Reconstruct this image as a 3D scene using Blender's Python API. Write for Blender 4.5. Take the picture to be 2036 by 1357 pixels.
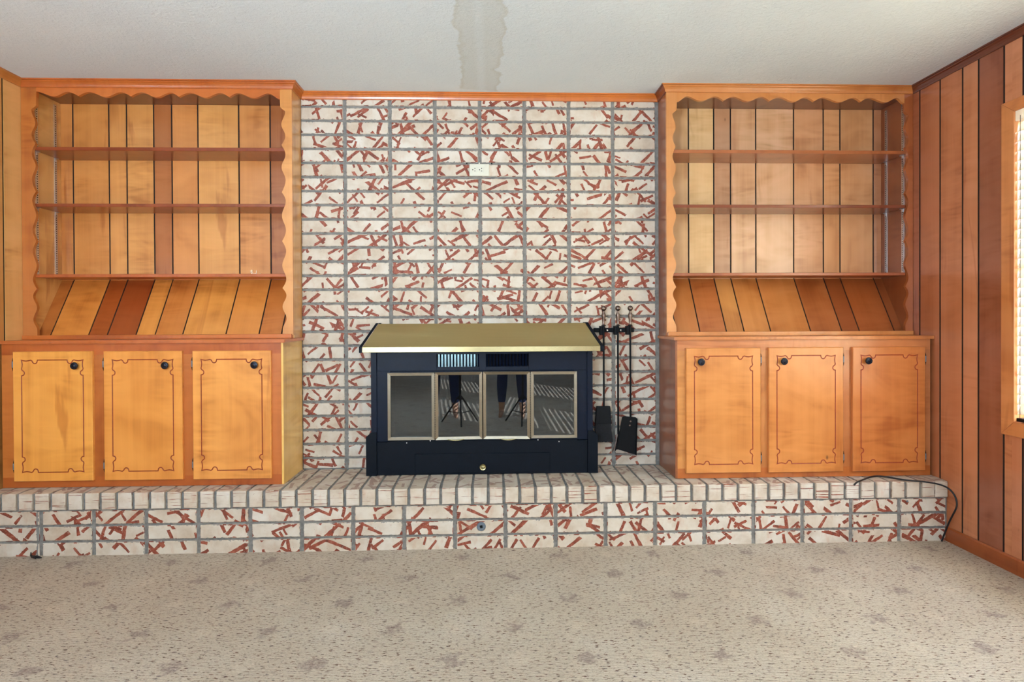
import bpy, bmesh, math, random
from mathutils import Vector, Matrix
from mathutils.geometry import tessellate_polygon

random.seed(7)
for o in list(bpy.data.objects):
    bpy.data.objects.remove(o)
scene = bpy.context.scene
C = scene.collection
PI = math.pi

# ---------------------------------------------------------------- camera
CAM = Vector((1.0804, -3.4465, 1.1626))
YAW, PITCH, ROLL = 0.0336, 0.0068, 0.0045
rh = Vector((math.cos(YAW), -math.sin(YAW), 0))
fw0 = Vector((math.sin(YAW), math.cos(YAW), 0))
fwd = fw0 * math.cos(PITCH) - Vector((0, 0, 1)) * math.sin(PITCH)
uh = fw0 * math.sin(PITCH) + Vector((0, 0, 1)) * math.cos(PITCH)
right = rh * math.cos(ROLL) - uh * math.sin(ROLL)
up = rh * math.sin(ROLL) + uh * math.cos(ROLL)
cd = bpy.data.cameras.new('camera')
cam = bpy.data.objects.new('camera', cd)
C.objects.link(cam)
m = Matrix.Identity(4)
for i in range(3):
    m[i][0] = right[i]; m[i][1] = up[i]; m[i][2] = -fwd[i]; m[i][3] = CAM[i]
cam.matrix_world = m
cd.sensor_width = 36.0
cd.lens = 1200.0 / 2036.0 * 36.0
cd.shift_y = (640.56 - 678.5) / 2036.0
cd.clip_start = 0.05
scene.camera = cam

# ---------------------------------------------------------------- light
scene.view_settings.view_transform = 'Standard'
scene.view_settings.look = 'None'
scene.view_settings.exposure = 0.52
scene.view_settings.gamma = 1.0
scene.view_settings.use_curve_mapping = False

world = bpy.data.worlds.new('sky')
scene.world = world
world.use_nodes = True
bg = world.node_tree.nodes['Background']
bg.inputs[0].default_value = (0.80, 0.90, 1.0, 1)
bg.inputs[1].default_value = 1.6

def area_light(name, loc, direction, sx, sy, watts, color=(1, 1, 1)):
    ld = bpy.data.lights.new(name, 'AREA')
    ld.shape = 'RECTANGLE'; ld.size = sx; ld.size_y = sy
    ld.energy = watts; ld.color = color
    o = bpy.data.objects.new(name, ld); C.objects.link(o)
    o.location = loc
    o.rotation_euler = Vector(direction).to_track_quat('-Z', 'Y').to_euler()
    return o

# daylight coming through the window openings (each light stands outside its opening)
area_light('daylight_side_window', (3.75, -1.75, 1.40), (-1, 0, 0.15), 1.9, 1.6, 150, (0.68, 0.85, 1.0))
area_light('daylight_side_window_far', (3.75, -4.6, 1.40), (-1, 0, 0.15), 1.9, 1.6, 150, (0.67, 0.84, 1.0))
area_light('daylight_patio_door', (1.0, -10.9, 1.25), (0, 1, 0.1), 3.6, 2.2, 60, (0.58, 0.80, 1.0))
# added fill lamp behind the camera, aimed up and forward to brighten the ceiling
area_light('ceiling_fill_light', (-0.05, -4.3, 1.35), (0.08, 0.42, 1), 0.7, 0.7, 140, (0.68, 0.85, 1.0))
sd = bpy.data.lights.new('sun', 'SUN')
sd.energy = 40.0; sd.angle = 0.004; sd.color = (0.94, 0.97, 1.0)
sun = bpy.data.objects.new('sun', sd); C.objects.link(sun)
sun.rotation_euler = Vector((-0.75, -0.90, -0.55)).to_track_quat('-Z', 'Y').to_euler()

# ---------------------------------------------------------------- colours and materials
def S(r, g, b, k=1.0):
    def f(c):
        c = c / 255.0
        return (c / 12.92 if c <= 0.04045 else ((c + 0.055) / 1.055) ** 2.4) * k
    return (min(f(r), 1), min(f(g), 1), min(f(b), 1), 1.0)

class N:
    """small wrapper around a material's node tree"""
    def __init__(self, name, rough=0.5, metal=0.0):
        self.m = bpy.data.materials.new(name); self.m.use_nodes = True
        self.t = self.m.node_tree; self.b = self.t.nodes['Principled BSDF']
        self.b.inputs['Roughness'].default_value = rough
        self.b.inputs['Metallic'].default_value = metal
    def n(self, typ, **kw):
        x = self.t.nodes.new(typ)
        for k, v in kw.items(): setattr(x, k, v)
        return x
    def l(self, a, b): self.t.links.new(a, b)
    def put(self, sock, v):
        if hasattr(v, 'is_output') or isinstance(v, bpy.types.NodeSocket): self.l(v, sock)
        else:
            try: sock.default_value = v
            except Exception: sock.default_value = (v, v, v)
    def math(self, op, a, b=0.0, c=None, clamp=False):
        x = self.n('ShaderNodeMath', operation=op, use_clamp=clamp)
        self.put(x.inputs[0], a); self.put(x.inputs[1], b)
        if c is not None: self.put(x.inputs[2], c)
        return x.outputs[0]
    def vmath(self, op, a, b=(0, 0, 0)):
        x = self.n('ShaderNodeVectorMath', operation=op)
        self.put(x.inputs[0], a); self.put(x.inputs[1], b)
        return x.outputs[0]
    def uv(self): return self.n('ShaderNodeUVMap').outputs[0]
    def noise(self, vec, scale=5.0, detail=3.0, rough=0.5, dist=0.0):
        x = self.n('ShaderNodeTexNoise'); self.l(vec, x.inputs['Vector'])
        x.inputs['Scale'].default_value = scale; x.inputs['Detail'].default_value = detail
        x.inputs['Roughness'].default_value = rough; x.inputs['Distortion'].default_value = dist
        return x.outputs[0]
    def ramp(self, fac, stops, interp='LINEAR'):
        x = self.n('ShaderNodeValToRGB'); x.color_ramp.interpolation = interp
        e = x.color_ramp.elements
        while len(e) > 1: e.remove(e[-1])
        e[0].position = stops[0][0]; e[0].color = stops[0][1]
        for p, c in stops[1:]:
            k = e.new(p); k.color = c
        self.l(fac, x.inputs[0]); return x.outputs[0]
    def mix(self, fac, a, b, mode='MIX'):
        x = self.n('ShaderNodeMix', data_type='RGBA', blend_type=mode)
        self.put(x.inputs[0], fac); self.put(x.inputs[6], a); self.put(x.inputs[7], b)
        return x.outputs[2]
    def bump(self, h, strength=0.3, dist=0.002):
        x = self.n('ShaderNodeBump'); x.inputs['Strength'].default_value = strength
        x.inputs['Distance'].default_value = dist; self.l(h, x.inputs['Height'])
        self.l(x.outputs[0], self.b.inputs['Normal'])
    def color(self, c): self.put(self.b.inputs['Base Color'], c)

G = lambda v: (v, v, v, 1)

def make_wood():
    w = N('amber_wood', 0.34)
    info = w.n('ShaderNodeObjectInfo')
    off = w.math('MULTIPLY', info.outputs['Random'], 37.0)
    cmb = w.n('ShaderNodeCombineXYZ'); w.l(off, cmb.inputs[0]); w.l(w.math('MULTIPLY', off, 1.7), cmb.inputs[1])
    p = w.vmath('ADD', w.uv(), cmb.outputs[0])
    fine = w.noise(w.vmath('MULTIPLY', p, (110, 2.0, 1)), 1.0, 3, 0.6)
    band = w.noise(w.vmath('MULTIPLY', p, (11, 0.5, 1)), 1.0, 3, 0.5, 0.4)
    blot = w.noise(w.vmath('MULTIPLY', p, (2.6, 3.6, 1)), 1.0, 2, 0.45, 1.6)
    fig = w.noise(w.vmath('MULTIPLY', p, (3.0, 17.0, 1)), 1.0, 1, 0.4, 2.2)
    figm = w.ramp(w.noise(p, 2.3, 1, 0.5), [(0.42, G(0)), (0.60, G(0.30))])
    f = w.math('ADD', w.math('MULTIPLY', fine, 0.09), w.math('MULTIPLY', band, 0.40))
    f = w.math('ADD', f, w.math('MULTIPLY', blot, 0.46))
    f = w.math('ADD', f, w.math('MULTIPLY', w.math('SUBTRACT', fig, 0.42), figm))
    g = w.ramp(f, [(0.32, (0.66, 0.53, 0.42, 1)), (0.44, (0.90, 0.85, 0.78, 1)), (0.54, (1.0, 1.0, 1.0, 1)), (0.72, (1.10, 1.14, 1.25, 1))])
    c = w.mix(1.0, info.outputs['Color'], g, 'MULTIPLY')
    # occasional brown heart streaks
    hs = w.noise(w.vmath('MULTIPLY', p, (7.0, 0.8, 1)), 1.0, 3, 0.6, 1.0)
    hm = w.ramp(hs, [(0.63, G(0)), (0.70, G(0.55))])
    c = w.mix(hm, c, w.mix(1.0, c, (0.62, 0.42, 0.30, 1), 'MULTIPLY'))
    vo = w.n('ShaderNodeTexVoronoi'); vo.inputs['Scale'].default_value = 1.0
    w.l(w.vmath('MULTIPLY', p, (4.0, 2.2, 1)), vo.inputs['Vector'])
    kn = w.ramp(vo.outputs['Distance'], [(0.012, G(0.8)), (0.035, G(0))])
    c = w.mix(kn, c, (0.10, 0.035, 0.012, 1))
    w.color(c)
    w.b.inputs['Coat Weight'].default_value = 0.6
    w.b.inputs['Coat Roughness'].default_value = 0.20
    w.bump(fine, 0.08, 0.001)
    return w.m
WOOD = make_wood()

def bars(w, p, scale, seed, halfw, length, keep, base=0.0, spread=3.14):
    q = w.vmath('ADD', w.vmath('MULTIPLY', p, (scale, scale, 0)), (seed, seed * 1.37, 0))
    nz = w.n('ShaderNodeTexNoise'); w.l(q, nz.inputs['Vector']); nz.inputs['Scale'].default_value = 4.0
    q2 = w.vmath('ADD', q, w.vmath('MULTIPLY', w.vmath('SUBTRACT', nz.outputs['Color'], (0.5, 0.5, 0.5)), (0.07, 0.07, 0)))
    v = w.n('ShaderNodeTexVoronoi', voronoi_dimensions='2D'); v.inputs['Scale'].default_value = 1.0
    v.inputs['Randomness'].default_value = 0.75
    w.l(q2, v.inputs['Vector'])
    d = w.vmath('SUBTRACT', q2, v.outputs['Position'])
    sc = w.n('ShaderNodeSeparateColor'); w.l(v.outputs['Color'], sc.inputs[0])
    ang = w.math('ADD', w.math('MULTIPLY', w.math('SUBTRACT', sc.outputs[0], 0.5), spread), -base)
    rot = w.n('ShaderNodeVectorRotate', rotation_type='Z_AXIS'); w.l(d, rot.inputs['Vector'])
    w.l(ang, rot.inputs['Angle'])
    s = w.n('ShaderNodeSeparateXYZ'); w.l(rot.outputs[0], s.inputs[0])
    ax = w.math('ABSOLUTE', s.outputs[0])
    # slight taper towards one end
    ay = w.math('ADD', w.math('ABSOLUTE', s.outputs[1]), w.math('MULTIPLY', s.outputs[0], 0.02))
    wid = w.math('MULTIPLY', w.math('ADD', w.math('MULTIPLY', sc.outputs[1], 0.5), 0.72), halfw)
    my = w.math('LESS_THAN', ay, wid)
    mx = w.math('LESS_THAN', ax, w.math('ADD', w.math('MULTIPLY', sc.outputs[1], length), 0.20))
    mk = w.math('LESS_THAN', sc.outputs[2], keep)
    return w.math('MULTIPLY', w.math('MULTIPLY', mx, my), mk)

def make_brick(name, kind):
    w = N(name, 0.62)
    info = w.n('ShaderNodeObjectInfo')
    off = w.math('MULTIPLY', info.outputs['Random'], 93.0)
    cmb = w.n('ShaderNodeCombineXYZ'); w.l(off, cmb.inputs[0]); w.l(w.math('MULTIPLY', off, 2.3), cmb.inputs[1])
    p = w.vmath('ADD', w.uv(), cmb.outputs[0])
    base = w.ramp(w.noise(p, 9.0, 4, 0.6), [(0.30, S(200, 182, 162)), (0.48, S(215, 202, 186)), (0.65, S(224, 215, 203))])
    warm = w.ramp(w.noise(w.vmath('MULTIPLY', p, (26, 10, 1)), 1.0, 3, 0.6), [(0.56, G(0)), (0.78, G(0.5))])
    c = w.mix(warm, base, S(205, 160, 132))
    tint = w.ramp(info.outputs['Random'], [(0.0, (0.93, 0.90, 0.86, 1)), (0.4, (1.0, 0.98, 0.95, 1)), (0.7, (1, 1, 1, 1)), (1.0, (1.03, 1.04, 1.05, 1))])
    c = w.mix(1.0, c, tint, 'MULTIPLY')
    sm = w.ramp(w.noise(p, 60.0, 5, 0.7), [(0.66, G(0)), (0.70, G(0.85))])
    if kind == 'face':
        mask = bars(w, p, 7.0, 3.1, 0.054, 0.50, 0.97, math.radians(-34), 0.5)
        for (sc_, sd_, hw_, ln_, kp_, ba_, sp_) in ((7.8, 17.7, 0.060, 0.36, 0.92, math.radians(62), 0.8), (9.0, 41.3, 0.066, 0.27, 0.74, math.radians(-40), 1.2), (9.5, 63.9, 0.068, 0.27, 0.68, math.radians(40), 1.4)):
            mask = w.math('MAXIMUM', mask, bars(w, p, sc_, sd_, hw_, ln_, kp_, ba_, sp_))
        wear = w.ramp(w.noise(p, 38.0, 4, 0.7), [(0.27, G(0.2)), (0.36, G(1))])
        mask = w.math('MULTIPLY', mask, wear)
        sm = w.math('MULTIPLY', sm, 0.75)
    elif kind == 'top':
        a = bars(w, p, 7.5, 5.1, 0.070, 0.40, 0.9)
        b = bars(w, p, 8.5, 27.7, 0.074, 0.36, 0.8)
        c2 = bars(w, p, 10.0, 51.7, 0.08, 0.26, 0.7)
        mask = w.math('MULTIPLY', w.math('MAXIMUM', w.math('MAXIMUM', a, b), c2), 0.62)
        sm = w.math('MULTIPLY', sm, 0.3)
    else:
        ln = w.noise(w.vmath('MULTIPLY', p, (4.0, 130.0, 1)), 1.0, 3, 0.6)
        mask = w.ramp(ln, [(0.605, G(0)), (0.63, G(1))])
        sm = w.math('MULTIPLY', sm, 0.8)
    if kind == 'face':
        dots = w.ramp(w.noise(p, 190.0, 2, 0.5), [(0.66, G(1)), (0.69, G(0.15))])
        mask = w.math('MULTIPLY', mask, dots)
        # mortar smeared over the brick's edge
        us = w.n('ShaderNodeSeparateXYZ'); w.l(w.uv(), us.inputs[0])
        du = w.math('SUBTRACT', 0.1178, w.math('ABSOLUTE', us.outputs[0]))
        dv = w.math('SUBTRACT', 0.0334, w.math('ABSOLUTE', us.outputs[1]))
        ed = w.math('SUBTRACT', w.math('MINIMUM', du, dv), w.math('MULTIPLY', w.math('SUBTRACT', w.noise(p, 55.0, 4, 0.7), 0.47), 0.028))
        smear = w.ramp(w.math('MULTIPLY', ed, 100.0), [(0.0, G(1)), (0.03, G(0))])
    red = w.ramp(w.noise(p, 30.0, 3, 0.6), [(0.3, S(108, 50, 36)), (0.52, S(152, 74, 52)), (0.75, S(176, 104, 82))])
    if kind == 'top': red = w.mix(0.5, red, S(150, 128, 120))
    c = w.mix(w.math('MAXIMUM', mask, sm), c, red)
    pit = w.ramp(w.noise(p, 170.0, 2, 0.5), [(0.74, G(0)), (0.78, G(1))])
    c = w.mix(pit, c, S(80, 60, 50))
    if kind == 'top': c = w.mix(1.0, c, (0.86, 0.85, 0.84, 1), 'MULTIPLY')
    if kind == 'face': c = w.mix(smear, c, S(138, 135, 131))
    w.color(c)
    h = w.math('SUBTRACT', w.math('MULTIPLY', w.noise(p, 50.0, 4, 0.6), 0.35), mask)
    w.bump(h, 0.55, 0.0022)
    return w.m
BRICK = make_brick('whitewashed_brick_face', 'face')
BRICK_TOP = make_brick('whitewashed_brick_top', 'top')
BRICK_END = make_brick('whitewashed_brick_end', 'end')

def simple(name, col, rough=0.5, metal=0.0, nscale=0, namp=0.15, bump=0.0, **kw):
    w = N(name, rough, metal)
    if nscale:
        tc = w.n('ShaderNodeTexCoord').outputs['Object']
        f = w.noise(tc, nscale, 4, 0.6)
        lo = tuple(c * (1 - namp) for c in col[:3]) + (1,); hi = tuple(min(c * (1 + namp), 1) for c in col[:3]) + (1,)
        w.color(w.ramp(f, [(0.35, lo), (0.65, hi)]))
        if bump: w.bump(f, bump, 0.002)
    else: w.color(col)
    for k, v in kw.items(): w.b.inputs[k].default_value = v
    return w.m

MORTAR = simple('grey_mortar', S(134, 131, 127), 0.9, 0, 40, 0.22, 0.5)
GROOVE = simple('dark_groove', S(24, 14, 11), 0.8, 0, 30, 0.2)
CARVE = simple('burnt_carved_line', S(146, 50, 15), 0.5, 0, 60, 0.2)
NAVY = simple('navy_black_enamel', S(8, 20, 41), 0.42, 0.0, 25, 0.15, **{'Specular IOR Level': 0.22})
NAVY_SOFT = simple('navy_enamel_soft', S(8, 16, 27), 0.5, 0.0, 25, 0.12, **{'Specular IOR Level': 0.16})
LOUVER = simple('sky_tinted_louver_metal', S(120, 160, 200), 0.22, 1.0, 25, 0.05)  # blue sky reflection tinted into the left louvers' base colour
BLACK = simple('black_iron', S(9, 12, 17), 0.5, 0.0, 60, 0.2, **{'Specular IOR Level': 0.2})
FIREBOX = simple('soot_black', S(14, 13, 13), 0.9, 0, 20, 0.3)
BRONZE = simple('antique_pewter', S(128, 112, 104), 0.32, 1.0, 40, 0.25)
NICKEL = simple('brushed_nickel', S(214, 214, 216), 0.32, 1.0, 80, 0.1)
CHROME = simple('polished_chrome', S(235, 235, 238), 0.12, 1.0, 50, 0.03)
KNOB = simple('black_knob', S(22, 26, 40), 0.28, 0.4, 160, 0.6, 0.6)
IVORY = simple('ivory_plastic', S(222, 220, 204), 0.4, 0, 20, 0.03)
CORD = simple('black_rubber', S(20, 22, 27), 0.45, 0, 40, 0.1)
BRISTLE = simple('dark_bristle', S(24, 24, 29), 0.8, 0, 90, 0.4)
GREYMETAL = simple('blue_grey_metal', S(120, 132, 146), 0.45, 0.5, 40, 0.12)
SLAT = None

def make_brushed(name, col, rough, axis_scale):
    w = N(name, rough, 1.0)
    st = w.noise(w.vmath('MULTIPLY', w.uv(), axis_scale), 1.0, 4, 0.7)
    w.color(w.ramp(st, [(0.3, tuple(c * 0.88 for c in col[:3]) + (1,)), (0.7, col)]))
    w.bump(st, 0.10, 0.0006)
    w.b.inputs['Anisotropic'].default_value = 0.6
    return w.m
LIPBRASS = simple('bright_brass_lip', S(190, 170, 124), 0.24, 1.0, 30, 0.05)
BRASS = make_brushed('brushed_brass', S(196, 186, 138), 0.36, (3, 500, 1))
FRAME = make_brushed('satin_brass_frame', S(158, 148, 130), 0.36, (60, 60, 1))

def thin_fresnel(w, ior):
    f = w.n('ShaderNodeFresnel')
    bf = w.n('ShaderNodeNewGeometry').outputs['Backfacing']
    w.l(w.math('ADD', ior, w.math('MULTIPLY', bf, 1 / ior - ior)), f.inputs[0])
    return f
def make_glass(name='smoked_fire_glass'):
    w = N(name, 0.02)
    tr = w.n('ShaderNodeBsdfTransparent'); tr.inputs[0].default_value = (0.25, 0.25, 0.27, 1)
    gl = w.n('ShaderNodeBsdfGlossy'); gl.inputs['Roughness'].default_value = 0.015
    gl.inputs[0].default_value = (0.86, 0.93, 1.0, 1)
    f = thin_fresnel(w, 1.75)
    sm = w.noise(w.uv(), 7.0, 4, 0.6)
    fac = w.math('MULTIPLY', f.outputs[0], w.math('ADD', w.math('MULTIPLY', sm, 0.5), 1.15))
    mx = w.n('ShaderNodeMixShader'); w.l(fac, mx.inputs[0]); w.l(tr.outputs[0], mx.inputs[1]); w.l(gl.outputs[0], mx.inputs[2])
    df = w.n('ShaderNodeBsdfDiffuse'); df.inputs[0].default_value = S(120, 118, 116)
    m2 = w.n('ShaderNodeMixShader'); w.l(w.math('MULTIPLY', sm, 0.035), m2.inputs[0])
    w.l(mx.outputs[0], m2.inputs[1]); w.l(df.outputs[0], m2.inputs[2])
    w.l(m2.outputs[0], w.t.nodes['Material Output'].inputs[0])
    return w.m
GLASS = make_glass()

def make_window_glass():
    w = N('window_glass', 0.0)
    tr = w.n('ShaderNodeBsdfTransparent'); tr.inputs[0].default_value = (0.97, 0.98, 0.98, 1)
    gl = w.n('ShaderNodeBsdfGlossy'); gl.inputs['Roughness'].default_value = 0.0
    f = thin_fresnel(w, 1.45)
    mx = w.n('ShaderNodeMixShader'); w.l(f.outputs[0], mx.inputs[0]); w.l(tr.outputs[0], mx.inputs[1]); w.l(gl.outputs[0], mx.inputs[2])
    w.l(mx.outputs[0], w.t.nodes['Material Output'].inputs[0])
    return w.m
WINGLASS = make_window_glass()

def make_slat():
    w = N('white_blind_slat', 0.5)
    c = S(240, 232, 216)
    df = w.n('ShaderNodeBsdfDiffuse'); df.inputs[0].default_value = c
    tl = w.n('ShaderNodeBsdfTranslucent'); tl.inputs[0].default_value = c
    mx = w.n('ShaderNodeMixShader'); mx.inputs[0].default_value = 0.45
    w.l(df.outputs[0], mx.inputs[1]); w.l(tl.outputs[0], mx.inputs[2])
    w.l(mx.outputs[0], w.t.nodes['Material Output'].inputs[0])
    return w.m
SLAT = make_slat()

def make_carpet():
    w = N('berber_carpet', 0.95)
    w.b.inputs['Specular IOR Level'].default_value = 0.1
    p = w.n('ShaderNodeNewGeometry').outputs['Position']
    base = w.ramp(w.noise(p, 2.2, 4, 0.6), [(0.3, S(192, 177, 159)), (0.55, S(200, 187, 169)), (0.7, S(206, 194, 178))])
    # woven ribs running across the room
    sp = w.n('ShaderNodeSeparateXYZ'); w.l(p, sp.inputs[0])
    wob = w.math('MULTIPLY', w.noise(w.vmath('MULTIPLY', p, (18, 40, 1)), 1.0, 2, 0.5), 0.010)
    yy = w.math('ADD', sp.outputs[1], wob)
    rib = w.math('SINE', w.math('MULTIPLY', yy, 2 * PI / 0.0085))
    ribc = w.ramp(w.math('ADD', w.math('MULTIPLY', rib, 0.5), 0.5), [(0.0, G(0.80)), (0.45, G(1.0))])
    loop = w.noise(w.vmath('MULTIPLY', p, (120, 190, 1)), 1.0, 3, 0.6)
    loopc = w.ramp(loop, [(0.3, G(0.78)), (0.55, G(1.04))])
    c = w.mix(1.0, base, ribc, 'MULTIPLY')
    c = w.mix(1.0, c, loopc, 'MULTIPLY')
    # dark flecks, elongated along the ribs
    fl = w.noise(w.vmath('MULTIPLY', p, (46, 150, 1)), 1.0, 4, 0.6)
    flm = w.ramp(fl, [(0.575, G(0)), (0.61, G(0.92))])
    hue = w.ramp(w.noise(p, 30.0, 2, 0.5), [(0.35, S(84, 66, 54)), (0.5, S(112, 80, 66)), (0.65, S(84, 72, 76))])
    c = w.mix(flm, c, hue)
    # woven diamond tufts on a staggered lattice
    LX, LY = 0.464, 0.4445
    def patch(ox, oy):
        a = w.math('DIVIDE', w.math('SUBTRACT', sp.outputs[0], ox), LX)
        b = w.math('DIVIDE', w.math('SUBTRACT', sp.outputs[1], oy), LY)
        fa = w.math('MULTIPLY', w.math('SUBTRACT', a, w.math('ROUND', a)), LX)
        fb = w.math('MULTIPLY', w.math('SUBTRACT', b, w.math('ROUND', b)), LY)
        # slightly ragged square
        nz = w.n('ShaderNodeTexNoise'); w.l(p, nz.inputs['Vector']); nz.inputs['Scale'].default_value = 32.0
        sc = w.n('ShaderNodeSeparateColor'); w.l(nz.outputs['Color'], sc.inputs[0])
        fa = w.math('ADD', fa, w.math('MULTIPLY', w.math('SUBTRACT', sc.outputs[0], 0.5), 0.12))
        fb = w.math('ADD', fb, w.math('MULTIPLY', w.math('SUBTRACT', sc.outputs[1], 0.5), 0.12))
        mxx = w.math('MAXIMUM', w.math('ABSOLUTE', w.math('ADD', fa, w.math('MULTIPLY', fb, 0.45))), w.math('ABSOLUTE', w.math('SUBTRACT', fb, w.math('MULTIPLY', fa, 0.45))))
        return w.ramp(mxx, [(0.020, G(1)), (0.044, G(0))])
    pm = w.math('MAXIMUM', patch(0.009, -0.515), patch(0.232 + 0.009, -0.737))
    tuft = w.ramp(w.noise(w.vmath('MULTIPLY', p, (90, 120, 1)), 1.0, 3, 0.7), [(0.35, S(112, 96, 92)), (0.55, S(160, 142, 132)), (0.68, S(196, 182, 170))])
    c = w.mix(w.math('MULTIPLY', pm, 0.72), c, tuft)
    # pale tufts between
    pl = w.math('MAXIMUM', patch(0.241, -0.515), patch(0.009, -0.737))
    c = w.mix(w.math('MULTIPLY', pl, 0.22), c, S(224, 208, 186))
    w.color(c)
    h = w.math('ADD', w.math('MULTIPLY', rib, 0.3), w.math('MULTIPLY', loop, 1.2))
    w.bump(h, 0.6, 0.004)
    return w.m
CARPET = make_carpet()

def make_ceiling():
    w = N('textured_ceiling_paint', 0.85)
    p = w.n('ShaderNodeNewGeometry').outputs['Position']
    base = w.ramp(w.noise(p, 1.2, 3, 0.5), [(0.35, S(226, 235, 240)), (0.65, S(232, 241, 245))])
    # old water stain, running out from the chimney breast
    s = w.n('ShaderNodeSeparateXYZ'); w.l(p, s.inputs[0])
    nz = w.n('ShaderNodeTexNoise'); w.l(p, nz.inputs['Vector']); nz.inputs['Scale'].default_value = 5.0; nz.inputs['Detail'].default_value = 4
    sc = w.n('ShaderNodeSeparateColor'); w.l(nz.outputs['Color'], sc.inputs[0])
    dx = w.math('ABSOLUTE', w.math('ADD', w.math('SUBTRACT', s.outputs[0], 1.035), w.math('MULTIPLY', w.math('SUBTRACT', sc.outputs[0], 0.5), 0.20)))
    st = w.ramp(dx, [(0.095, G(1)), (0.107, G(0))])
    gap = w.ramp(w.math('ABSOLUTE', w.math('SUBTRACT', s.outputs[0], 1.03)), [(0.008, G(0.55)), (0.03, G(1))])
    ycut = w.ramp(w.math('ADD', s.outputs[1], w.math('MULTIPLY', sc.outputs[1], 0.15)), [(-0.2 + 0.0, G(1)), (0.02, G(0.2))])
    st = w.math('MULTIPLY', w.math('MULTIPLY', st, gap), ycut)
    edge = w.ramp(dx, [(0.075, G(0.55)), (0.10, G(1)), (0.107, G(0))])
    c = w.mix(w.math('MULTIPLY', w.math('MULTIPLY', st, edge), 0.75), base, S(204, 206, 198))
    # long faint joint line
    jl = w.ramp(w.math('ABSOLUTE', w.math('ADD', w.math('SUBTRACT', s.outputs[1], -1.12), w.math('MULTIPLY', sc.outputs[2], 0.02))), [(0.02, G(0.35)), (0.05, G(0))])
    jl = w.math('MULTIPLY', jl, w.math('GREATER_THAN', s.outputs[0], 1.0))
    c = w.mix(jl, c, S(200, 198, 188))
    # glitter flecks
    v = w.n('ShaderNodeTexVoronoi'); v.inputs['Scale'].default_value = 13.0; w.l(p, v.inputs['Vector'])
    gm = w.ramp(v.outputs['Distance'], [(0.028, G(1)), (0.04, G(0))])
    c = w.mix(gm, c, (1, 1, 1, 1))
    w.color(c)
    h1 = w.noise(w.vmath('MULTIPLY', p, (1, 1, 1)), 62.0, 5, 0.65, 0.6)
    h2 = w.noise(p, 18.0, 3, 0.6)
    w.bump(w.math('ADD', h1, w.math('MULTIPLY', h2, 0.5)), 0.75, 0.006)
    return w.m
CEIL = make_ceiling()
PAINT = simple('plain_wall_paint', S(200, 190, 176), 0.8, 0, 6, 0.05)

# ---------------------------------------------------------------- mesh helpers
ORG = {}

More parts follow.
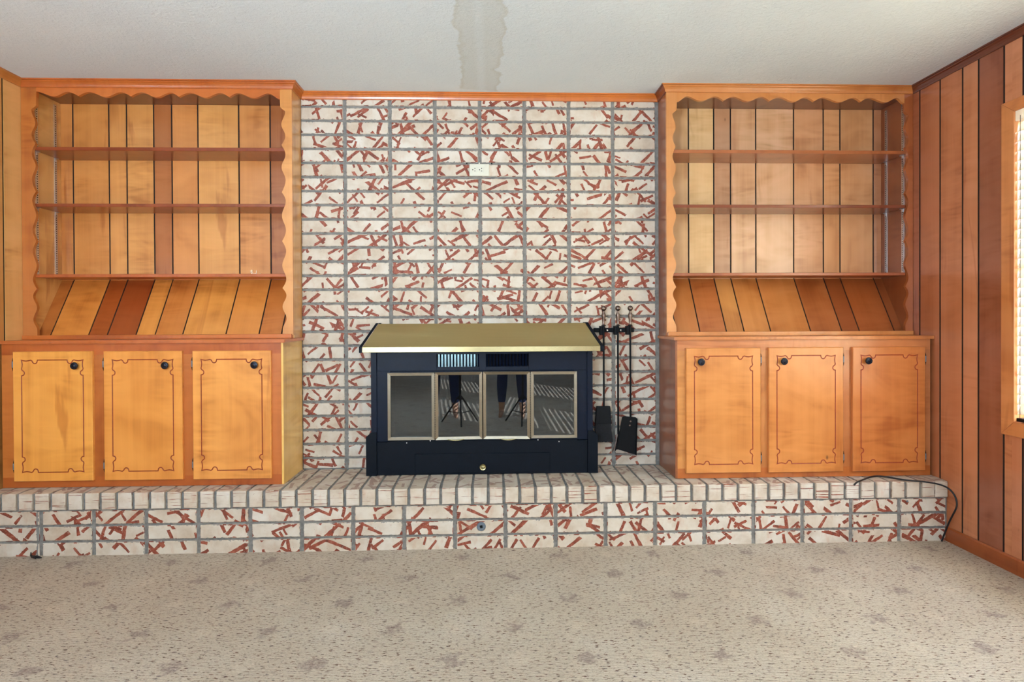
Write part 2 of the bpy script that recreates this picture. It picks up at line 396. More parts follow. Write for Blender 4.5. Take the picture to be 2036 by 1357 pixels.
class MB:
    def __init__(self): self.v = []; self.f = []; self.mi = []
    def add(self, vs, fs, mi=0):
        k = len(self.v); self.v += [tuple(p) for p in vs]
        for f in fs: self.f.append(tuple(i + k for i in f)); self.mi.append(mi)
        return self
    def box(self, x0, x1, y0, y1, z0, z1, mi=0):
        vs = [(x0, y0, z0), (x1, y0, z0), (x1, y1, z0), (x0, y1, z0), (x0, y0, z1), (x1, y0, z1), (x1, y1, z1), (x0, y1, z1)]
        return self.add(vs, [(0, 3, 2, 1), (4, 5, 6, 7), (0, 1, 5, 4), (1, 2, 6, 5), (2, 3, 7, 6), (3, 0, 4, 7)], mi)
    def prism(self, poly, axis, a0, a1, mi=0):
        """poly: 2-D points; axis: extrusion axis; other two axes keep x<y<z order"""
        def P(u, v, a):
            return {'x': (a, u, v), 'y': (u, a, v), 'z': (u, v, a)}[axis]
        n = len(poly)
        vs = [P(u, v, a0) for u, v in poly] + [P(u, v, a1) for u, v in poly]
        tri = tessellate_polygon([[Vector((u, v, 0)) for u, v in poly]])
        fs = [tuple(t) for t in tri] + [tuple(i + n for i in reversed(t)) for t in tri]
        fs += [(i, (i + 1) % n, (i + 1) % n + n, i + n) for i in range(n)]
        return self.add(vs, fs, mi)
    def hexa(self, a, b, mi=0):
        """a, b: two quads (4 points each) joined into a solid"""
        return self.add(list(a) + list(b), [(0, 1, 2, 3), (7, 6, 5, 4), (0, 4, 5, 1), (1, 5, 6, 2), (2, 6, 7, 3), (3, 7, 4, 0)], mi)
    def lathe(self, prof, centre, axis='z', seg=20, mi=0):
        """prof: (radius, height) list along axis from centre"""
        cx, cy, cz = centre
        vs = []; fs = []
        for r, h in prof:
            for i in range(seg):
                a = 2 * PI * i / seg; c, s = r * math.cos(a), r * math.sin(a)
                vs.append({'z': (cx + c, cy + s, cz + h), 'y': (cx + c, cy + h, cz + s), 'x': (cx + h, cy + c, cz + s)}[axis])
        for j in range(len(prof) - 1):
            for i in range(seg):
                k = (i + 1) % seg
                fs.append((j * seg + i, j * seg + k, (j + 1) * seg + k, (j + 1) * seg + i))
        fs.append(tuple(reversed(range(seg)))); fs.append(tuple(range((len(prof) - 1) * seg, len(prof) * seg)))
        return self.add(vs, fs, mi)
    def tube(self, pts, r, seg=10, mi=0, flat=None):
        pts = [Vector(p) for p in pts]; n = len(pts); vs = []; fs = []
        prev = None
        for i, p in enumerate(pts):
            t = (pts[min(i + 1, n - 1)] - pts[max(i - 1, 0)]).normalized()
            if prev is None:
                a = t.cross(Vector((0, 0, 1)))
                if a.length < 0.1: a = t.cross(Vector((0, 1, 0)))
            else: a = prev - t * prev.dot(t)
            a.normalize(); prev = a; b = t.cross(a)
            rr = r[i] if isinstance(r, (list, tuple)) else r
            for k in range(seg):
                an = 2 * PI * k / seg
                vs.append(p + a * math.cos(an) * rr + b * math.sin(an) * rr * (flat or 1))
        for j in range(n - 1):
            for k in range(seg):
                k2 = (k + 1) % seg
                fs.append((j * seg + k, j * seg + k2, (j + 1) * seg + k2, (j + 1) * seg + k))
        fs.append(tuple(reversed(range(seg)))); fs.append(tuple(range((n - 1) * seg, n * seg)))
        return self.add(vs, fs, mi)
    def build(self, name, mat, parent=None, origin=None, grain='v', color=None, bevel=0.0, smooth=False, seg=2):
        org = ORG.get(parent.name, Vector((0, 0, 0))) if parent else Vector(origin or (0, 0, 0))
        me = bpy.data.meshes.new(name)
        me.from_pydata([tuple(Vector(p) - org) for p in self.v], [], self.f)
        for mm in (mat if isinstance(mat, (list, tuple)) else [mat]): me.materials.append(mm)
        bm = bmesh.new(); bm.from_mesh(me); bm.faces.ensure_lookup_table()
        for i, f in enumerate(bm.faces): f.material_index = self.mi[i]
        bmesh.ops.recalc_face_normals(bm, faces=bm.faces)
        uvl = bm.loops.layers.uv.new('UVMap')
        for f in bm.faces:
            nx, ny, nz = map(abs, f.normal)
            for lp in f.loops:
                x, y, z = lp.vert.co + org
                if ny >= nx and ny >= nz: u, v = x, z
                elif nx >= nz: u, v = y, z
                else: u, v = x, y
                if grain == 'h': u, v = (v, u)
                if grain == 'h' and nx > ny and nx > nz: u, v = z, y
                lp[uvl].uv = (u, v)
        if smooth:
            for f in bm.faces: f.smooth = True
        bm.to_mesh(me); bm.free()
        if smooth:
            try: me.set_sharp_from_angle(angle=math.radians(38))
            except Exception: pass
        o = bpy.data.objects.new(name, me); C.objects.link(o)
        if color: o.color = color
        if parent: o.parent = parent
        else: o.location = org
        ORG[o.name] = org
        if bevel:
            b = o.modifiers.new('edge', 'BEVEL'); b.width = bevel; b.segments = seg
            b.limit_method = 'ANGLE'; b.angle_limit = math.radians(35)
        return o

def tag(o, label=None, cat=None, group=None, kind=None):
    if label: o['label'] = label
    if cat: o['category'] = cat
    if group: o['group'] = group
    if kind: o['kind'] = kind
    return o

def thing(name, loc, label, cat, group=None):
    o = bpy.data.objects.new(name, None); C.objects.link(o); o.location = loc
    o.empty_display_size = 0.05
    ORG[o.name] = Vector(loc)
    return tag(o, label, cat, group)

def jit(c, a=0.07):
    k = 1 + random.uniform(-a, a)
    return (min(c[0] * k, 1), min(c[1] * k * (1 + random.uniform(-a, a) * 0.5), 1), min(c[2] * k, 1), 1)

# wood tones (albedo)
W_HONEY = S(226, 152, 78)
W_PALE = S(228, 172, 104)
W_GOLD = S(236, 160, 76)
W_MID = S(205, 126, 62)
W_BROWN = S(170, 98, 50)
W_DARK = S(150, 80, 40)
W_RAIL = S(196, 104, 46)
W_SHELF = S(180, 88, 42)
W_RED = S(168, 82, 40)

# ---------------------------------------------------------------- room
XL, XR, ZC = -1.414, 3.432, 2.438
YF = -10.5
YB = 0.10
MB().box(XL - 0.1, XR + 0.1, YF - 0.1, YB + 0.1, -0.1, 0.0).build('floor', CARPET)['kind'] = 'structure'
MB().box(XL - 0.1, XR + 0.1, YF - 0.1, YB + 0.1, ZC, ZC + 0.1).build('ceiling', CEIL)['kind'] = 'structure'
# wall behind the camera, with a wide patio door opening
wf = MB()
wf.box(XL, -0.85, YF - 0.1, YF, 0, ZC).box(2.85, XR, YF - 0.1, YF, 0, ZC).box(-0.85, 2.85, YF - 0.1, YF, 2.30, ZC)
tag(wf.build('wall_front', PAINT), kind='structure')
pd = MB().box(-0.85, -0.79, YF - 0.08, YF - 0.02, 0, 2.30).box(2.79, 2.85, YF - 0.08, YF - 0.02, 0, 2.30).box(0.97, 1.03, YF - 0.08, YF - 0.02, 0, 2.30).box(-0.85, 2.85, YF - 0.08, YF - 0.02, 2.24, 2.30).box(-0.85, 2.85, YF - 0.08, YF - 0.02, 0, 0.06).build('door_1', WOOD, color=W_MID)
tag(pd, kind='structure')
MB().box(-0.79, 0.97, YF - 0.055, YF - 0.049, 0.06, 2.24).build('pane', WINGLASS, pd)
MB().box(1.03, 2.79, YF - 0.055, YF - 0.049, 0.06, 2.24).build('pane', WINGLASS, pd)

GAP = 0.0075
def planks_wall(parent, X0, X1, grooves, zlo, zhi, tones, axis='x', holes=()):
    """vertical boards between grooves (positions along Y), thickness X0..X1"""
    for i in range(len(grooves) - 1):
        a, b = grooves[i] , grooves[i + 1]
        lo, hi = min(a, b) + 0.0055, max(a, b) - 0.0055
        col = tones[i % len(tones)]
        segs = [(lo, hi, zlo, zhi)]
        for (ya, yb, za, zb) in holes:
            new = []
            for (l, h, s, t) in segs:
                if h <= ya or l >= yb: new.append((l, h, s, t)); continue
                if l < ya: new.append((l, ya, s, t)); 
                if h > yb: new.append((yb, h, s, t))
                l2, h2 = max(l, ya), min(h, yb)
                new.append((l2, h2, s, za)); new.append((l2, h2, zb, t))
            segs = new
        for (l, h, s, t) in segs:
            if h - l < 0.004: continue
            MB().box(X0, X1, l, h, s, t).build('plank', WOOD, parent, color=jit(col, 0.05))

# widths of the random-groove panelling, repeated (metres)
SEQ = [0.100, 0.145, 0.100, 0.150, 0.228, 0.178, 0.101, 0.202, 0.100, 0.150]
gr = [0.098, -0.104, -0.206, -0.356, -0.507, -0.606, -0.751, -0.851, -1.001]
k = 0
while gr[-1] > YF: gr.append(gr[-1] - SEQ[(k + 4) % 10]); k += 1
gr[-1] = YF
WIN1 = (-2.62, -0.795, 0.665, 2.10)     # y0 y1 z0 z1 of the rough opening
WIN2 = (-5.55, -3.72, 0.665, 2.10)
wr = MB()
for (a, b) in ((YF, WIN2[0]), (WIN2[1], WIN1[0]), (WIN1[1], YB)): wr.box(XR + 0.0015, XR + 0.10, a, b, 0, ZC)
for W in (WIN1, WIN2): wr.box(XR + 0.0015, XR + 0.10, W[0], W[1], 0, W[2]).box(XR + 0.0015, XR + 0.10, W[0], W[1], W[3], ZC)
wall_right = tag(wr.build('wall_right', GROOVE), kind='structure')
RT = [S(176, 108, 74), S(172, 104, 70), S(190, 118, 80), S(204, 130, 88), S(212, 140, 98), S(160, 96, 68), S(206, 134, 94), S(176, 108, 74)]
planks_wall(wall_right, XR, XR + 0.008, gr, 0.07, ZC, RT, holes=[WIN1, WIN2])

gl = [0.098, -0.02, -0.12, -0.268, -0.368, -0.518]
k = 0
while gl[-1] > YF: gl.append(gl[-1] - SEQ[(k + 2) % 10]); k += 1
gl[-1] = YF
wall_left = tag(MB().box(XL - 0.10, XL - 0.003, YF, YB, 0, ZC).build('wall_left', GROOVE), kind='structure')
planks_wall(wall_left, XL - 0.008, XL, gl, 0.0, ZC, [W_PALE, S(222, 160, 92), W_PALE, S(214, 150, 84)])

# baseboard of the right wall
tag(MB().prism([(XR - 0.011, 0.0), (XR - 0.011, 0.066), (XR - 0.006, 0.0735), (XR, 0.0735), (XR, 0.0)], 'y', YF, -0.405).build('baseboard_right', WOOD, grain='h', color=S(164, 84, 36)), kind='structure')

# chimney breast: bricks in stack bond, on a recessed mortar bed
wall_back = tag(MB().box(XL, 0.0, YB, YB + 0.1, 0, ZC).box(2.046, XR, YB, YB + 0.1, 0, ZC).box(0.0, 2.046, 0.0065, YB + 0.1, 0, ZC).build('wall_back', MORTAR), kind='structure')

def brick_mesh(name, L, H, D, mats, facemat=0):
    """front face (at y=0) with a chipped outline, body running back to y=D; centred on x, z"""
    n_l, n_h = 9, 4
    def outline(inset, jitter):
        pts = []
        hx, hz = L / 2 - inset, H / 2 - inset
        for i in range(n_l): pts.append([-hx + 2 * hx * i / n_l, -hz])
        for i in range(n_h): pts.append([hx, -hz + 2 * hz * i / n_h])
        for i in range(n_l): pts.append([hx - 2 * hx * i / n_l, hz])
        for i in range(n_h): pts.append([-hx, hz - 2 * hz * i / n_h])
        return [(x + random.uniform(-jitter, jitter), z + random.uniform(-jitter, jitter)) for x, z in pts]
    a = outline(0.0032, 0.0012); b = outline(0.0, 0.0010)
    n = len(a); mb = MB()
    vs = [(x, random.uniform(0, 0.0006), z) for x, z in a] + [(x, 0.0035, z) for x, z in b] + [(x, D, z) for x, z in b]
    fs = [tuple(range(n))] + [(i, (i + 1) % n, (i + 1) % n + n, i + n) for i in range(n)] + [(i + n, (i + 1) % n + n, (i + 1) % n + 2 * n, i + 2 * n) for i in range(n)]
    mb.add(vs, fs)
    o = mb.build(name, mats); me = o.data
    bpy.data.objects.remove(o)
    return me

CRS = 0.0795
VAR = [brick_mesh('brick', 0.2355, 0.0668, 0.03, BRICK) for _ in range(8)]
VAR_LOW = [brick_mesh('brick', 0.2355, 0.0540, 0.03, BRICK) for _ in range(3)]
for row in range(27):
    zc = 2.3605 + CRS / 2 - CRS * row
    for c_ in range(8):
        low = row == 26
        o = bpy.data.objects.new('brick', random.choice(VAR_LOW if low else VAR)); C.objects.link(o)
        o.parent = wall_back
        o.location = (0.254 * (c_ + 0.5) + 0.001 + random.uniform(-0.0008, 0.0008), random.uniform(-0.0012, 0.0012), (0.3405 if low else zc) + random.uniform(-0.0008, 0.0008))
        if random.random() < 0.5: o.rotation_euler = (0, 0, 0); o.scale = (-1, 1, 1)

# ---------------------------------------------------------------- crown mouldings
crown_path = [(XL, YF), (XL, -0.15), (0.0093, -0.15), (0.0093, 0.0), (2.044, 0.0), (2.044, -0.155), (XR, -0.155), (XR, YF)]
prof = [(0.0, -0.0395), (0.007, -0.0395), (0.009, -0.035), (0.0115, -0.027), (0.016, -0.018), (0.022, -0.012), (0.024, -0.008), (0.030, -0.007), (0.030, 0.0), (0.0, 0.0)]
def nrm(i):
    dx, dy = crown_path[i + 1][0] - crown_path[i][0], crown_path[i + 1][1] - crown_path[i][1]
    L = math.hypot(dx, dy); return Vector((dy / L, -dx / L))
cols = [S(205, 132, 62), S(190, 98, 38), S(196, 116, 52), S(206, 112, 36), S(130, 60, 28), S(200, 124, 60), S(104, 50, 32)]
for i in range(len(crown_path) - 1):
    n1 = nrm(i)
    def mit(j):
        if j < 0 or j >= len(crown_path) - 2: return None
        n2 = nrm(j + 1); n0 = nrm(j)
        mvec = (n0 + n2); return mvec / mvec.dot(n0)
    m0 = mit(i - 1) or n1
    m1 = mit(i) or n1
    rings = []
    for P, mv in ((crown_path[i], m0), (crown_path[i + 1], m1)):
        rings.append([(P[0] + mv.x * d, P[1] + mv.y * d, ZC + z) for d, z in prof])
    n = len(prof)
    mb = MB().add(rings[0] + rings[1], [(j, (j + 1) % n, (j + 1) % n + n, j + n) for j in range(n)] + [tuple(range(n)), tuple(reversed(range(n, 2 * n)))])
    tag(mb.build('trim_%d' % (i + 1), WOOD, grain='h' if abs(n1.y) > 0.5 else 'h', color=cols[i]), kind='structure')

# ---------------------------------------------------------------- windows of the right wall
def side_window(idx, W):
    y0, y1, z0, z1 = W
    X0 = XR + 0.008
    ring = MB()
    # jamb lining + sash
    for (a, b, c, d) in ((y0, y0 + 0.02, z0, z1), (y1 - 0.02, y1, z0, z1), (y0, y1, z0, z0 + 0.02), (y0, y1, z1 - 0.02, z1)):
        ring.box(X0 - 0.012, XR + 0.125, a, b, c, d)
    o = tag(ring.build('window_%d' % idx, WOOD, color=S(206, 136, 84), bevel=0.001, seg=1), kind='structure')
    s = MB(); ym = (y0 + y1) / 2; zm = z0 + (z1 - z0) * 0.5
    for (a, b, c, d) in ((y0 + 0.02, y0 + 0.06, z0 + 0.02, z1 - 0.02), (y1 - 0.06, y1 - 0.02, z0 + 0.02, z1 - 0.02), (ym - 0.02, ym + 0.02, z0 + 0.02, z1 - 0.02), (y0 + 0.06, y1 - 0.06, z0 + 0.02, z0 + 0.06), (y0 + 0.06, y1 - 0.06, z1 - 0.06, z1 - 0.02), (y0 + 0.06, y1 - 0.06, zm - 0.018, zm + 0.018)):
        s.box(XR + 0.085, XR + 0.115, a, b, c, d)
    s.build('window_sash', WOOD, o, color=W_BROWN)
    MB().box(XR + 0.098, XR + 0.102, y0 + 0.06, y1 - 0.06, z0 + 0.06, z1 - 0.06).build('pane', WINGLASS, o)
    # casing boards with mitred corners
    cw = 0.075
    for nm, quad in (('casing', [(y1 + cw - 0.035, z0 - cw + 0.03), (y1 + cw - 0.035, z1 + cw - 0.045), (y1 - 0.03, z1 - 0.025), (y1 - 0.03, z0 + 0.022)]),
                     ('casing', [(y0 - cw + 0.035, z0 - cw + 0.03), (y0 - cw + 0.035, z1 + cw - 0.045), (y0 + 0.03, z1 - 0.025), (y0 + 0.03, z0 + 0.022)]),
                     ('casing', [(y1 + cw - 0.035, z1 + cw - 0.045), (y0 - cw + 0.035, z1 + cw - 0.045), (y0 + 0.03, z1 - 0.025), (y1 - 0.03, z1 - 0.025)]),
                     ('casing', [(y1 + cw - 0.035, z0 - cw + 0.03), (y0 - cw + 0.035, z0 - cw + 0.03), (y0 + 0.03, z0 + 0.022), (y1 - 0.03, z0 + 0.022)])):
        gr_ = 'v' if abs(quad[0][1] - quad[1][1]) > 0.5 else 'h'
        MB().prism(quad, 'x', XR - 0.018, XR + 0.0).build(nm, WOOD, o, grain=gr_, color=jit(S(216, 140, 84), 0.04), bevel=0.003)
    MB().box(XR - 0.03, XR + 0.02, y1 - 0.125, y1 - 0.055, z0 + 0.028, z0 + 0.044).build('window_latch', BLACK, o, bevel=0.003)
    return o
side_window(1, WIN1)
side_window(2, WIN2)

def blind(W, label, tilt=68):
    y0, y1, z0, z1 = W
    t = thing('window_blind', (XR + 0.045, (y0 + y1) / 2, z0 + 0.03), label, 'blind', 'window blinds')
    MB().box(XR - 0.012, XR + 0.035, y0 + 0.025, y1 - 0.025, z1 - 0.07, z1 - 0.024).build('head_rail', SLAT, t, bevel=0.002)
    n = int((z1 - z0 - 0.13) / 0.0435)
    proto = None
    for i in range(n):
        z = z1 - 0.095 - i * 0.0435
        if proto is None:
            a = math.radians(tilt); dx, dz = 0.024 * math.cos(a), 0.024 * math.sin(a)
            cx = XR + 0.010
            mb = MB().hexa([(cx - dx, y0 + 0.028, z - dz), (cx + dx, y0 + 0.028, z + dz), (cx + dx, y1 - 0.028, z + dz), (cx - dx, y1 - 0.028, z - dz)],
                           [(cx - dx, y0 + 0.028, z - dz + 0.0025), (cx + dx, y0 + 0.028, z + dz + 0.0025), (cx + dx, y1 - 0.028, z + dz + 0.0025), (cx - dx, y1 - 0.028, z - dz + 0.0025)])
            proto = mb.build('slat', SLAT, t)
        else:
            o = proto.copy(); C.objects.link(o); o.parent = t; o.location = (0, 0, -i * 0.0435)
    for yy in (y1 - 0.055, (y0 + y1) / 2, y0 + 0.055):
        MB().box(XR - 0.0130, XR - 0.0120, yy - 0.001, yy + 0.001, z0 + 0.03, z1 - 0.05).build('ladder_cord', GROOVE, t)
    MB().box(XR - 0.005, XR + 0.025, y0 + 0.028, y1 - 0.028, z0 + 0.024, z0 + 0.036).build('bottom_rail', SLAT, t)
    return t
blind(WIN1, 'cream horizontal slat blind in the window nearest the right bookcase')
blind(WIN2, 'cream horizontal slat blind in the window behind the camera')

# ---------------------------------------------------------------- raised hearth
HZ = 0.3115
hearth = thing('hearth', (1.0, -0.2, 0.0), 'long raised whitewashed brick hearth under cabinets and fireplace', 'hearth')
MB().box(XL, XR, -0.4025, -0.001, 0.0, 0.3040).build('mortar_bed', MORTAR, hearth)
ho = ORG[hearth.name]
def place(me, loc, parent, flip=False):
    o = bpy.data.objects.new('brick', me); C.objects.link(o); o.parent = parent
    o.location = Vector(loc) - ORG[parent.name]
    if flip: o.scale = (-1, 1, 1)
    return o
rows = [(0.1455, 0.2255), (0.069, 0.1455), (-0.011, 0.069)]
x0 = -1.1415
xs = [XL - 0.0] + [x0 + 0.254 * i for i in range(0, 18)] + [XR - 0.001]
for (za, zb) in rows:
    H = min(0.0700, zb - za - 0.0085)
    for i in range(len(xs) - 1):
        a, b = xs[i], xs[i + 1]
        if b - a < 0.03: continue
        if abs((b - a) - 0.254) < 0.004:
            me = random.choice(VAR); sc = 1
            place(me, ((a + b) / 2, -0.410 + random.uniform(-0.001, 0.001), (za + zb) / 2), hearth, random.random() < 0.5)
        else:
            me = brick_mesh('brick', b - a - 0.0175, 0.0668, 0.03, BRICK)
            place(me, ((a + b) / 2, -0.410, (za + zb) / 2), hearth)

def rowlock_mesh(wd=0.0665, dp=0.4150, h=0.0835):
    """brick on its edge: end face at y=0 (front), long top face running back"""
    nx, nz, ny = 3, 4, 7
    hx = wd / 2
    def sec(inset, j):
        pts = []
        for i in range(nx): pts.append((-hx + inset + (2 * hx - 2 * inset) * i / nx, -h + inset))
        for i in range(nz): pts.append((hx - inset, -h + inset + (h - 2 * inset) * i / nz))
        for i in range(nx): pts.append((hx - inset - (2 * hx - 2 * inset) * i / nx, -inset))
        for i in range(nz): pts.append((-hx + inset, -inset - (h - 2 * inset) * i / nz))
        return [(x + random.uniform(-j, j), z + random.uniform(-j, j)) for x, z in pts]
    secs = [(0.0, sec(0.004, 0.0010)), (0.0035, sec(0.001, 0.0010))] + [(dp * k / ny, sec(0.0, 0.0009)) for k in range(1, ny + 1)]
    n = len(secs[0][1]); mb = MB(); vs = []
    for y, s in secs: vs += [(x, y, z) for x, z in s]
    mb.add(vs, [tuple(range(n))], 1)
    fs = []
    for k in range(len(secs) - 1):
        for i in range(n): fs.append((k * n + i, k * n + (i + 1) % n, (k + 1) * n + (i + 1) % n, (k + 1) * n + i))
    mb.add([], [])
    base = 0
    for f in fs: mb.f.append(f); mb.mi.append(0 if f[0] >= n else 1)
    o = mb.build('brick', [BRICK_TOP, BRICK_END]); me = o.data; bpy.data.objects.remove(o)
    return me
RL = [rowlock_mesh() for _ in range(6)]
k = -2
while True:
    xa = -1.2486 + 0.07955 * k; xb = xa + 0.07955
    k += 1
    if xb < XL + 0.02: continue
    if xb > XR + 0.025: break
    place(random.choice(RL), (min((xa + xb) / 2, XR - 0.036), -0.4175 + random.uniform(-0.0012, 0.0012), HZ - 0.0016 + random.uniform(-0.0006, 0)), hearth, random.random() < 0.5)

# ---------------------------------------------------------------- scalloped boards
ZS = [(2.345, 'b', 1.3), (2.305, 'b', 1.25), (2.279, 'v', 0), (2.209, 'b', 1), (2.150, 'v', 0), (2.100, 'c', 1), (2.047, 'v', 0), (1.982, 'b', 1), (1.912, 'v', 0),
      (1.845, 'c', 1), (1.798, 'v', 0), (1.720, 'b', 1), (1.641, 'v', 0), (1.582, 'c', 1), (1.527, 'v', 0), (1.451, 'b', 1), (1.378, 'v', 0), (1.329, 'c', 1),
      (1.289, 'v', 0), (1.229, 'b', 1), (1.164, 'v', 0), (1.107, 'b', 1), (1.075, 'b', 1)]
def curve(pts, n=7):
    out = []
    for i in range(len(pts) - 1):
        (a, ta, oa), (b, tb, ob) = pts[i], pts[i + 1]
        for k in range(n):
            s = k / n
            if ta == 'c': w = math.sin(PI / 2 * s)
            elif tb == 'c': w = 1 - math.cos(PI / 2 * s)
            else: w = 0.5 - 0.5 * math.cos(PI * s)
            out.append((a + (b - a) * s, oa + (ob - oa) * w))
    out.append((pts[-1][0], pts[-1][2])); return out

def stile(parent, xe, xv, xc, y0, y1, color):
    """xe: straight outer edge, xv: valley x, xc: cusp x"""
    c = curve(ZS)
    poly = [(xe, 2.400)] + [(xv + (xc - xv) * 1.3, 2.400)] + [(xv + (xc - xv) * o, z) for z, o in c] + [(xe, 1.075)]
    return MB().prism(poly, 'y', y0, y1).build('stile', WOOD, parent, color=color, bevel=0.0028)

def valance(parent, pts, y0, y1, color):
    c = curve(pts)
    poly = [(pts[0][0], 2.402)] + c + [(pts[-1][0], 2.402)]
    return MB().prism(poly, 'y', y0, y1).build('valance', WOOD, parent, grain='h', color=color, bevel=0.0028)

LO, AR, CU = 2.3515, 2.3765, 2.3545
def vpts(px, f, a, b):
    v = [[f(x), t, {'l': LO, 'a': AR, 'c': CU, 'e': 2.347}[t]] for x, t in px]
    v[0][0] = a; v[-1][0] = b
    return v
fL = lambda x: (x - 579) / 370.6 + 0.005
fR = lambda x: 2.109 + (x - 1348) * (3.384 - 2.109) / (1799 - 1348)
VL = vpts([(65, 'e'), (84, 'a'), (118, 'l'), (144, 'a'), (164.5, 'c'), (186, 'a'), (217, 'l'), (247, 'a'), (266, 'c'), (288, 'a'), (315, 'l'), (343, 'a'), (359, 'c'), (382, 'a'), (411, 'l'), (440, 'a'), (458, 'c'), (475, 'a'), (506, 'l'), (535, 'a'), (557, 'e')], fL, -1.332, -0.0533)
VR = vpts([(1348, 'e'), (1366, 'a'), (1393, 'l'), (1421, 'a'), (1438, 'c'), (1457, 'a'), (1485, 'l'), (1513, 'a'), (1529, 'c'), (1549, 'a'), (1576.5, 'l'), (1600, 'a'), (1617.5, 'c'), (1636, 'a'), (1668, 'l'), (1696, 'a'), (1711, 'c'), (1728, 'a'), (1760, 'l'), (1783, 'a'), (1799, 'e')], fR, 2.1027, 3.3816)

YP = 0.080            # face of the grooved back panelling
ZT = 2.3925           # underside of the niche top
def bookcase(label, xa, xb, yf, ia, ib, stL, stR, vp, grooves, tones, stones, slopeg, shc, scol, vcol, sidecols, topcol, group):
    t = thing('bookcase', ((xa + xb) / 2, 0.0, 1.058), label, 'bookcase', group)
    yb = YP + 0.008
    # carcass sides and top
    MB().box(xa, ia, yf + 0.018, yb + 0.008, 1.0585, 2.40).build('side_panel', WOOD, t, color=sidecols[0])
    MB().box(ib, xb, yf + 0.018, yb + 0.008, 1.0585, 2.40).build('side_panel', WOOD, t, color=sidecols[1])
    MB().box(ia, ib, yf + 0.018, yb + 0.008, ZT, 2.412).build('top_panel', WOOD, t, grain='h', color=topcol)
    MB().box(ia, ib, YP + 0.003, yb + 0.006, 1.35, ZT).build('backing', GROOVE, t)
    g = [ia] + grooves + [ib]
    for i in range(len(g) - 1):
        a = g[i] + (GAP / 2 if i else 0); b = g[i + 1] - (GAP / 2 if i < len(g) - 2 else 0)
        MB().box(a, b, YP, yb, 1.375, ZT).build('plank', WOOD, t, color=jit(tones[i], 0.03), bevel=0.0015, seg=1)
    # sloping boards below the lowest shelf
    y1, z1, y0, z0 = YP, 1.388, -0.115, 1.0685
    L = math.hypot(y1 - y0, z1 - z0); ny, nz = -(z1 - z0) / L, (y1 - y0) / L
    def P(x, s, d): return (x, y0 + (y1 - y0) * s - ny * d * -1 * -1, z0 + (z1 - z0) * s - nz * d)
    MB().hexa([P(ia, 0, 0.003), P(ib, 0, 0.003), P(ib, 1, 0.003), P(ia, 1, 0.003)], [P(ia, 0, 0.013), P(ib, 0, 0.013), P(ib, 1, 0.013), P(ia, 1, 0.013)]).build('slope_backing', GROOVE, t)
    g = [ia] + slopeg + [ib]
    for i in range(len(g) - 1):
        a = g[i] + (GAP / 2 if i else 0); b = g[i + 1] - (GAP / 2 if i < len(g) - 2 else 0)
        MB().hexa([P(a, 0, 0), P(b, 0, 0), P(b, 1, 0), P(a, 1, 0)], [P(a, 0, 0.008), P(b, 0, 0.008), P(b, 1, 0.008), P(a, 1, 0.008)]).build('sloping_plank', WOOD, t, color=jit(stones[i], 0.03))
    # shelves
    for k, (za, zb) in enumerate(((2.0705, 2.0895), (1.7690, 1.7860), (1.3905, 1.4075))):
        MB().box(ia + 0.004, ib - 0.004, yf + 0.019, YP - 0.001, za, zb).build('shelf', WOOD, t, grain='h', color=shc[k], bevel=0.002)  # shelf colours darkened to deepen the niche shadow
    # face frame
    stile(t, *stL, yf, yf + 0.018, scol[0])
    stile(t, *stR, yf, yf + 0.018, scol[1])
    valance(t, vp, yf, yf + 0.018, vcol)
    MB().box(xa + 0.004, xb - 0.006, yf - 0.014, yf + 0.02, 1.0585, 1.081).build('bottom_rail', WOOD, t, grain='h', color=vcol, bevel=0.002)
    # metal shelf standards with slots, and the shelf clips
    for xw, d in ((ia, 1), (ib, -1)):
        for yy in (yf + 0.045, YP - 0.045):
            mb = MB().box(min(xw, xw + d * 0.004), max(xw, xw + d * 0.004), yy - 0.008, yy + 0.008, 1.408, 2.372)
            st = mb.build('shelf_standard', NICKEL, t)
            sl = MB(); z = 1.42
            while z < 2.36:
                sl.box(min(xw, xw + d * 0.0045), max(xw, xw + d * 0.0045), yy - 0.003, yy + 0.003, z, z + 0.0055); z += 0.0125
            sl.build('slots', FIREBOX, st)['kind'] = 'stuff'
            for za in (2.0705, 1.7690):
                MB().box(min(xw + d * 0.004, xw + d * 0.016), max(xw + d * 0.004, xw + d * 0.016), yy - 0.007, yy + 0.007, za - 0.004, za - 0.0005).box(min(xw + d * 0.004, xw + d * 0.007), max(xw + d * 0.004, xw + d * 0.007), yy - 0.006, yy + 0.006, za - 0.018, za - 0.001).build('shelf_clip', NICKEL, t)
    return t

gL = [-1.2994, -1.0987, -0.9996, -0.8476, -0.7461, -0.599, -0.3677, -0.1897]
gR = [2.2443, 2.395, 2.4955, 2.6466, 2.8746, 3.0535, 3.1548, 3.3566]
tL = [S(222, 146, 76), S(226, 150, 78), S(230, 160, 88), S(234, 164, 92), S(190, 116, 62), S(226, 150, 82), S(240, 172, 96), S(230, 154, 86), S(186, 112, 60)]
sL = [S(192, 112, 50), S(224, 140, 62), S(172, 84, 34), S(164, 78, 34), S(228, 150, 70), S(214, 132, 62), S(232, 156, 74), S(228, 148, 70), S(206, 124, 56), S(196, 110, 46)]
tR = [S(232, 186, 134), S(240, 196, 140), S(200, 150, 112), S(228, 178, 134), S(234, 184, 140), S(228, 168, 120), S(234, 170, 114), S(226, 164, 112), S(196, 134, 92)]
sR = [S(188, 116, 62), S(200, 126, 66), S(188, 112, 58), S(214, 148, 82), S(204, 132, 70), S(200, 126, 66), S(178, 104, 56), S(150, 78, 38), S(170, 92, 46), S(158, 86, 46)]
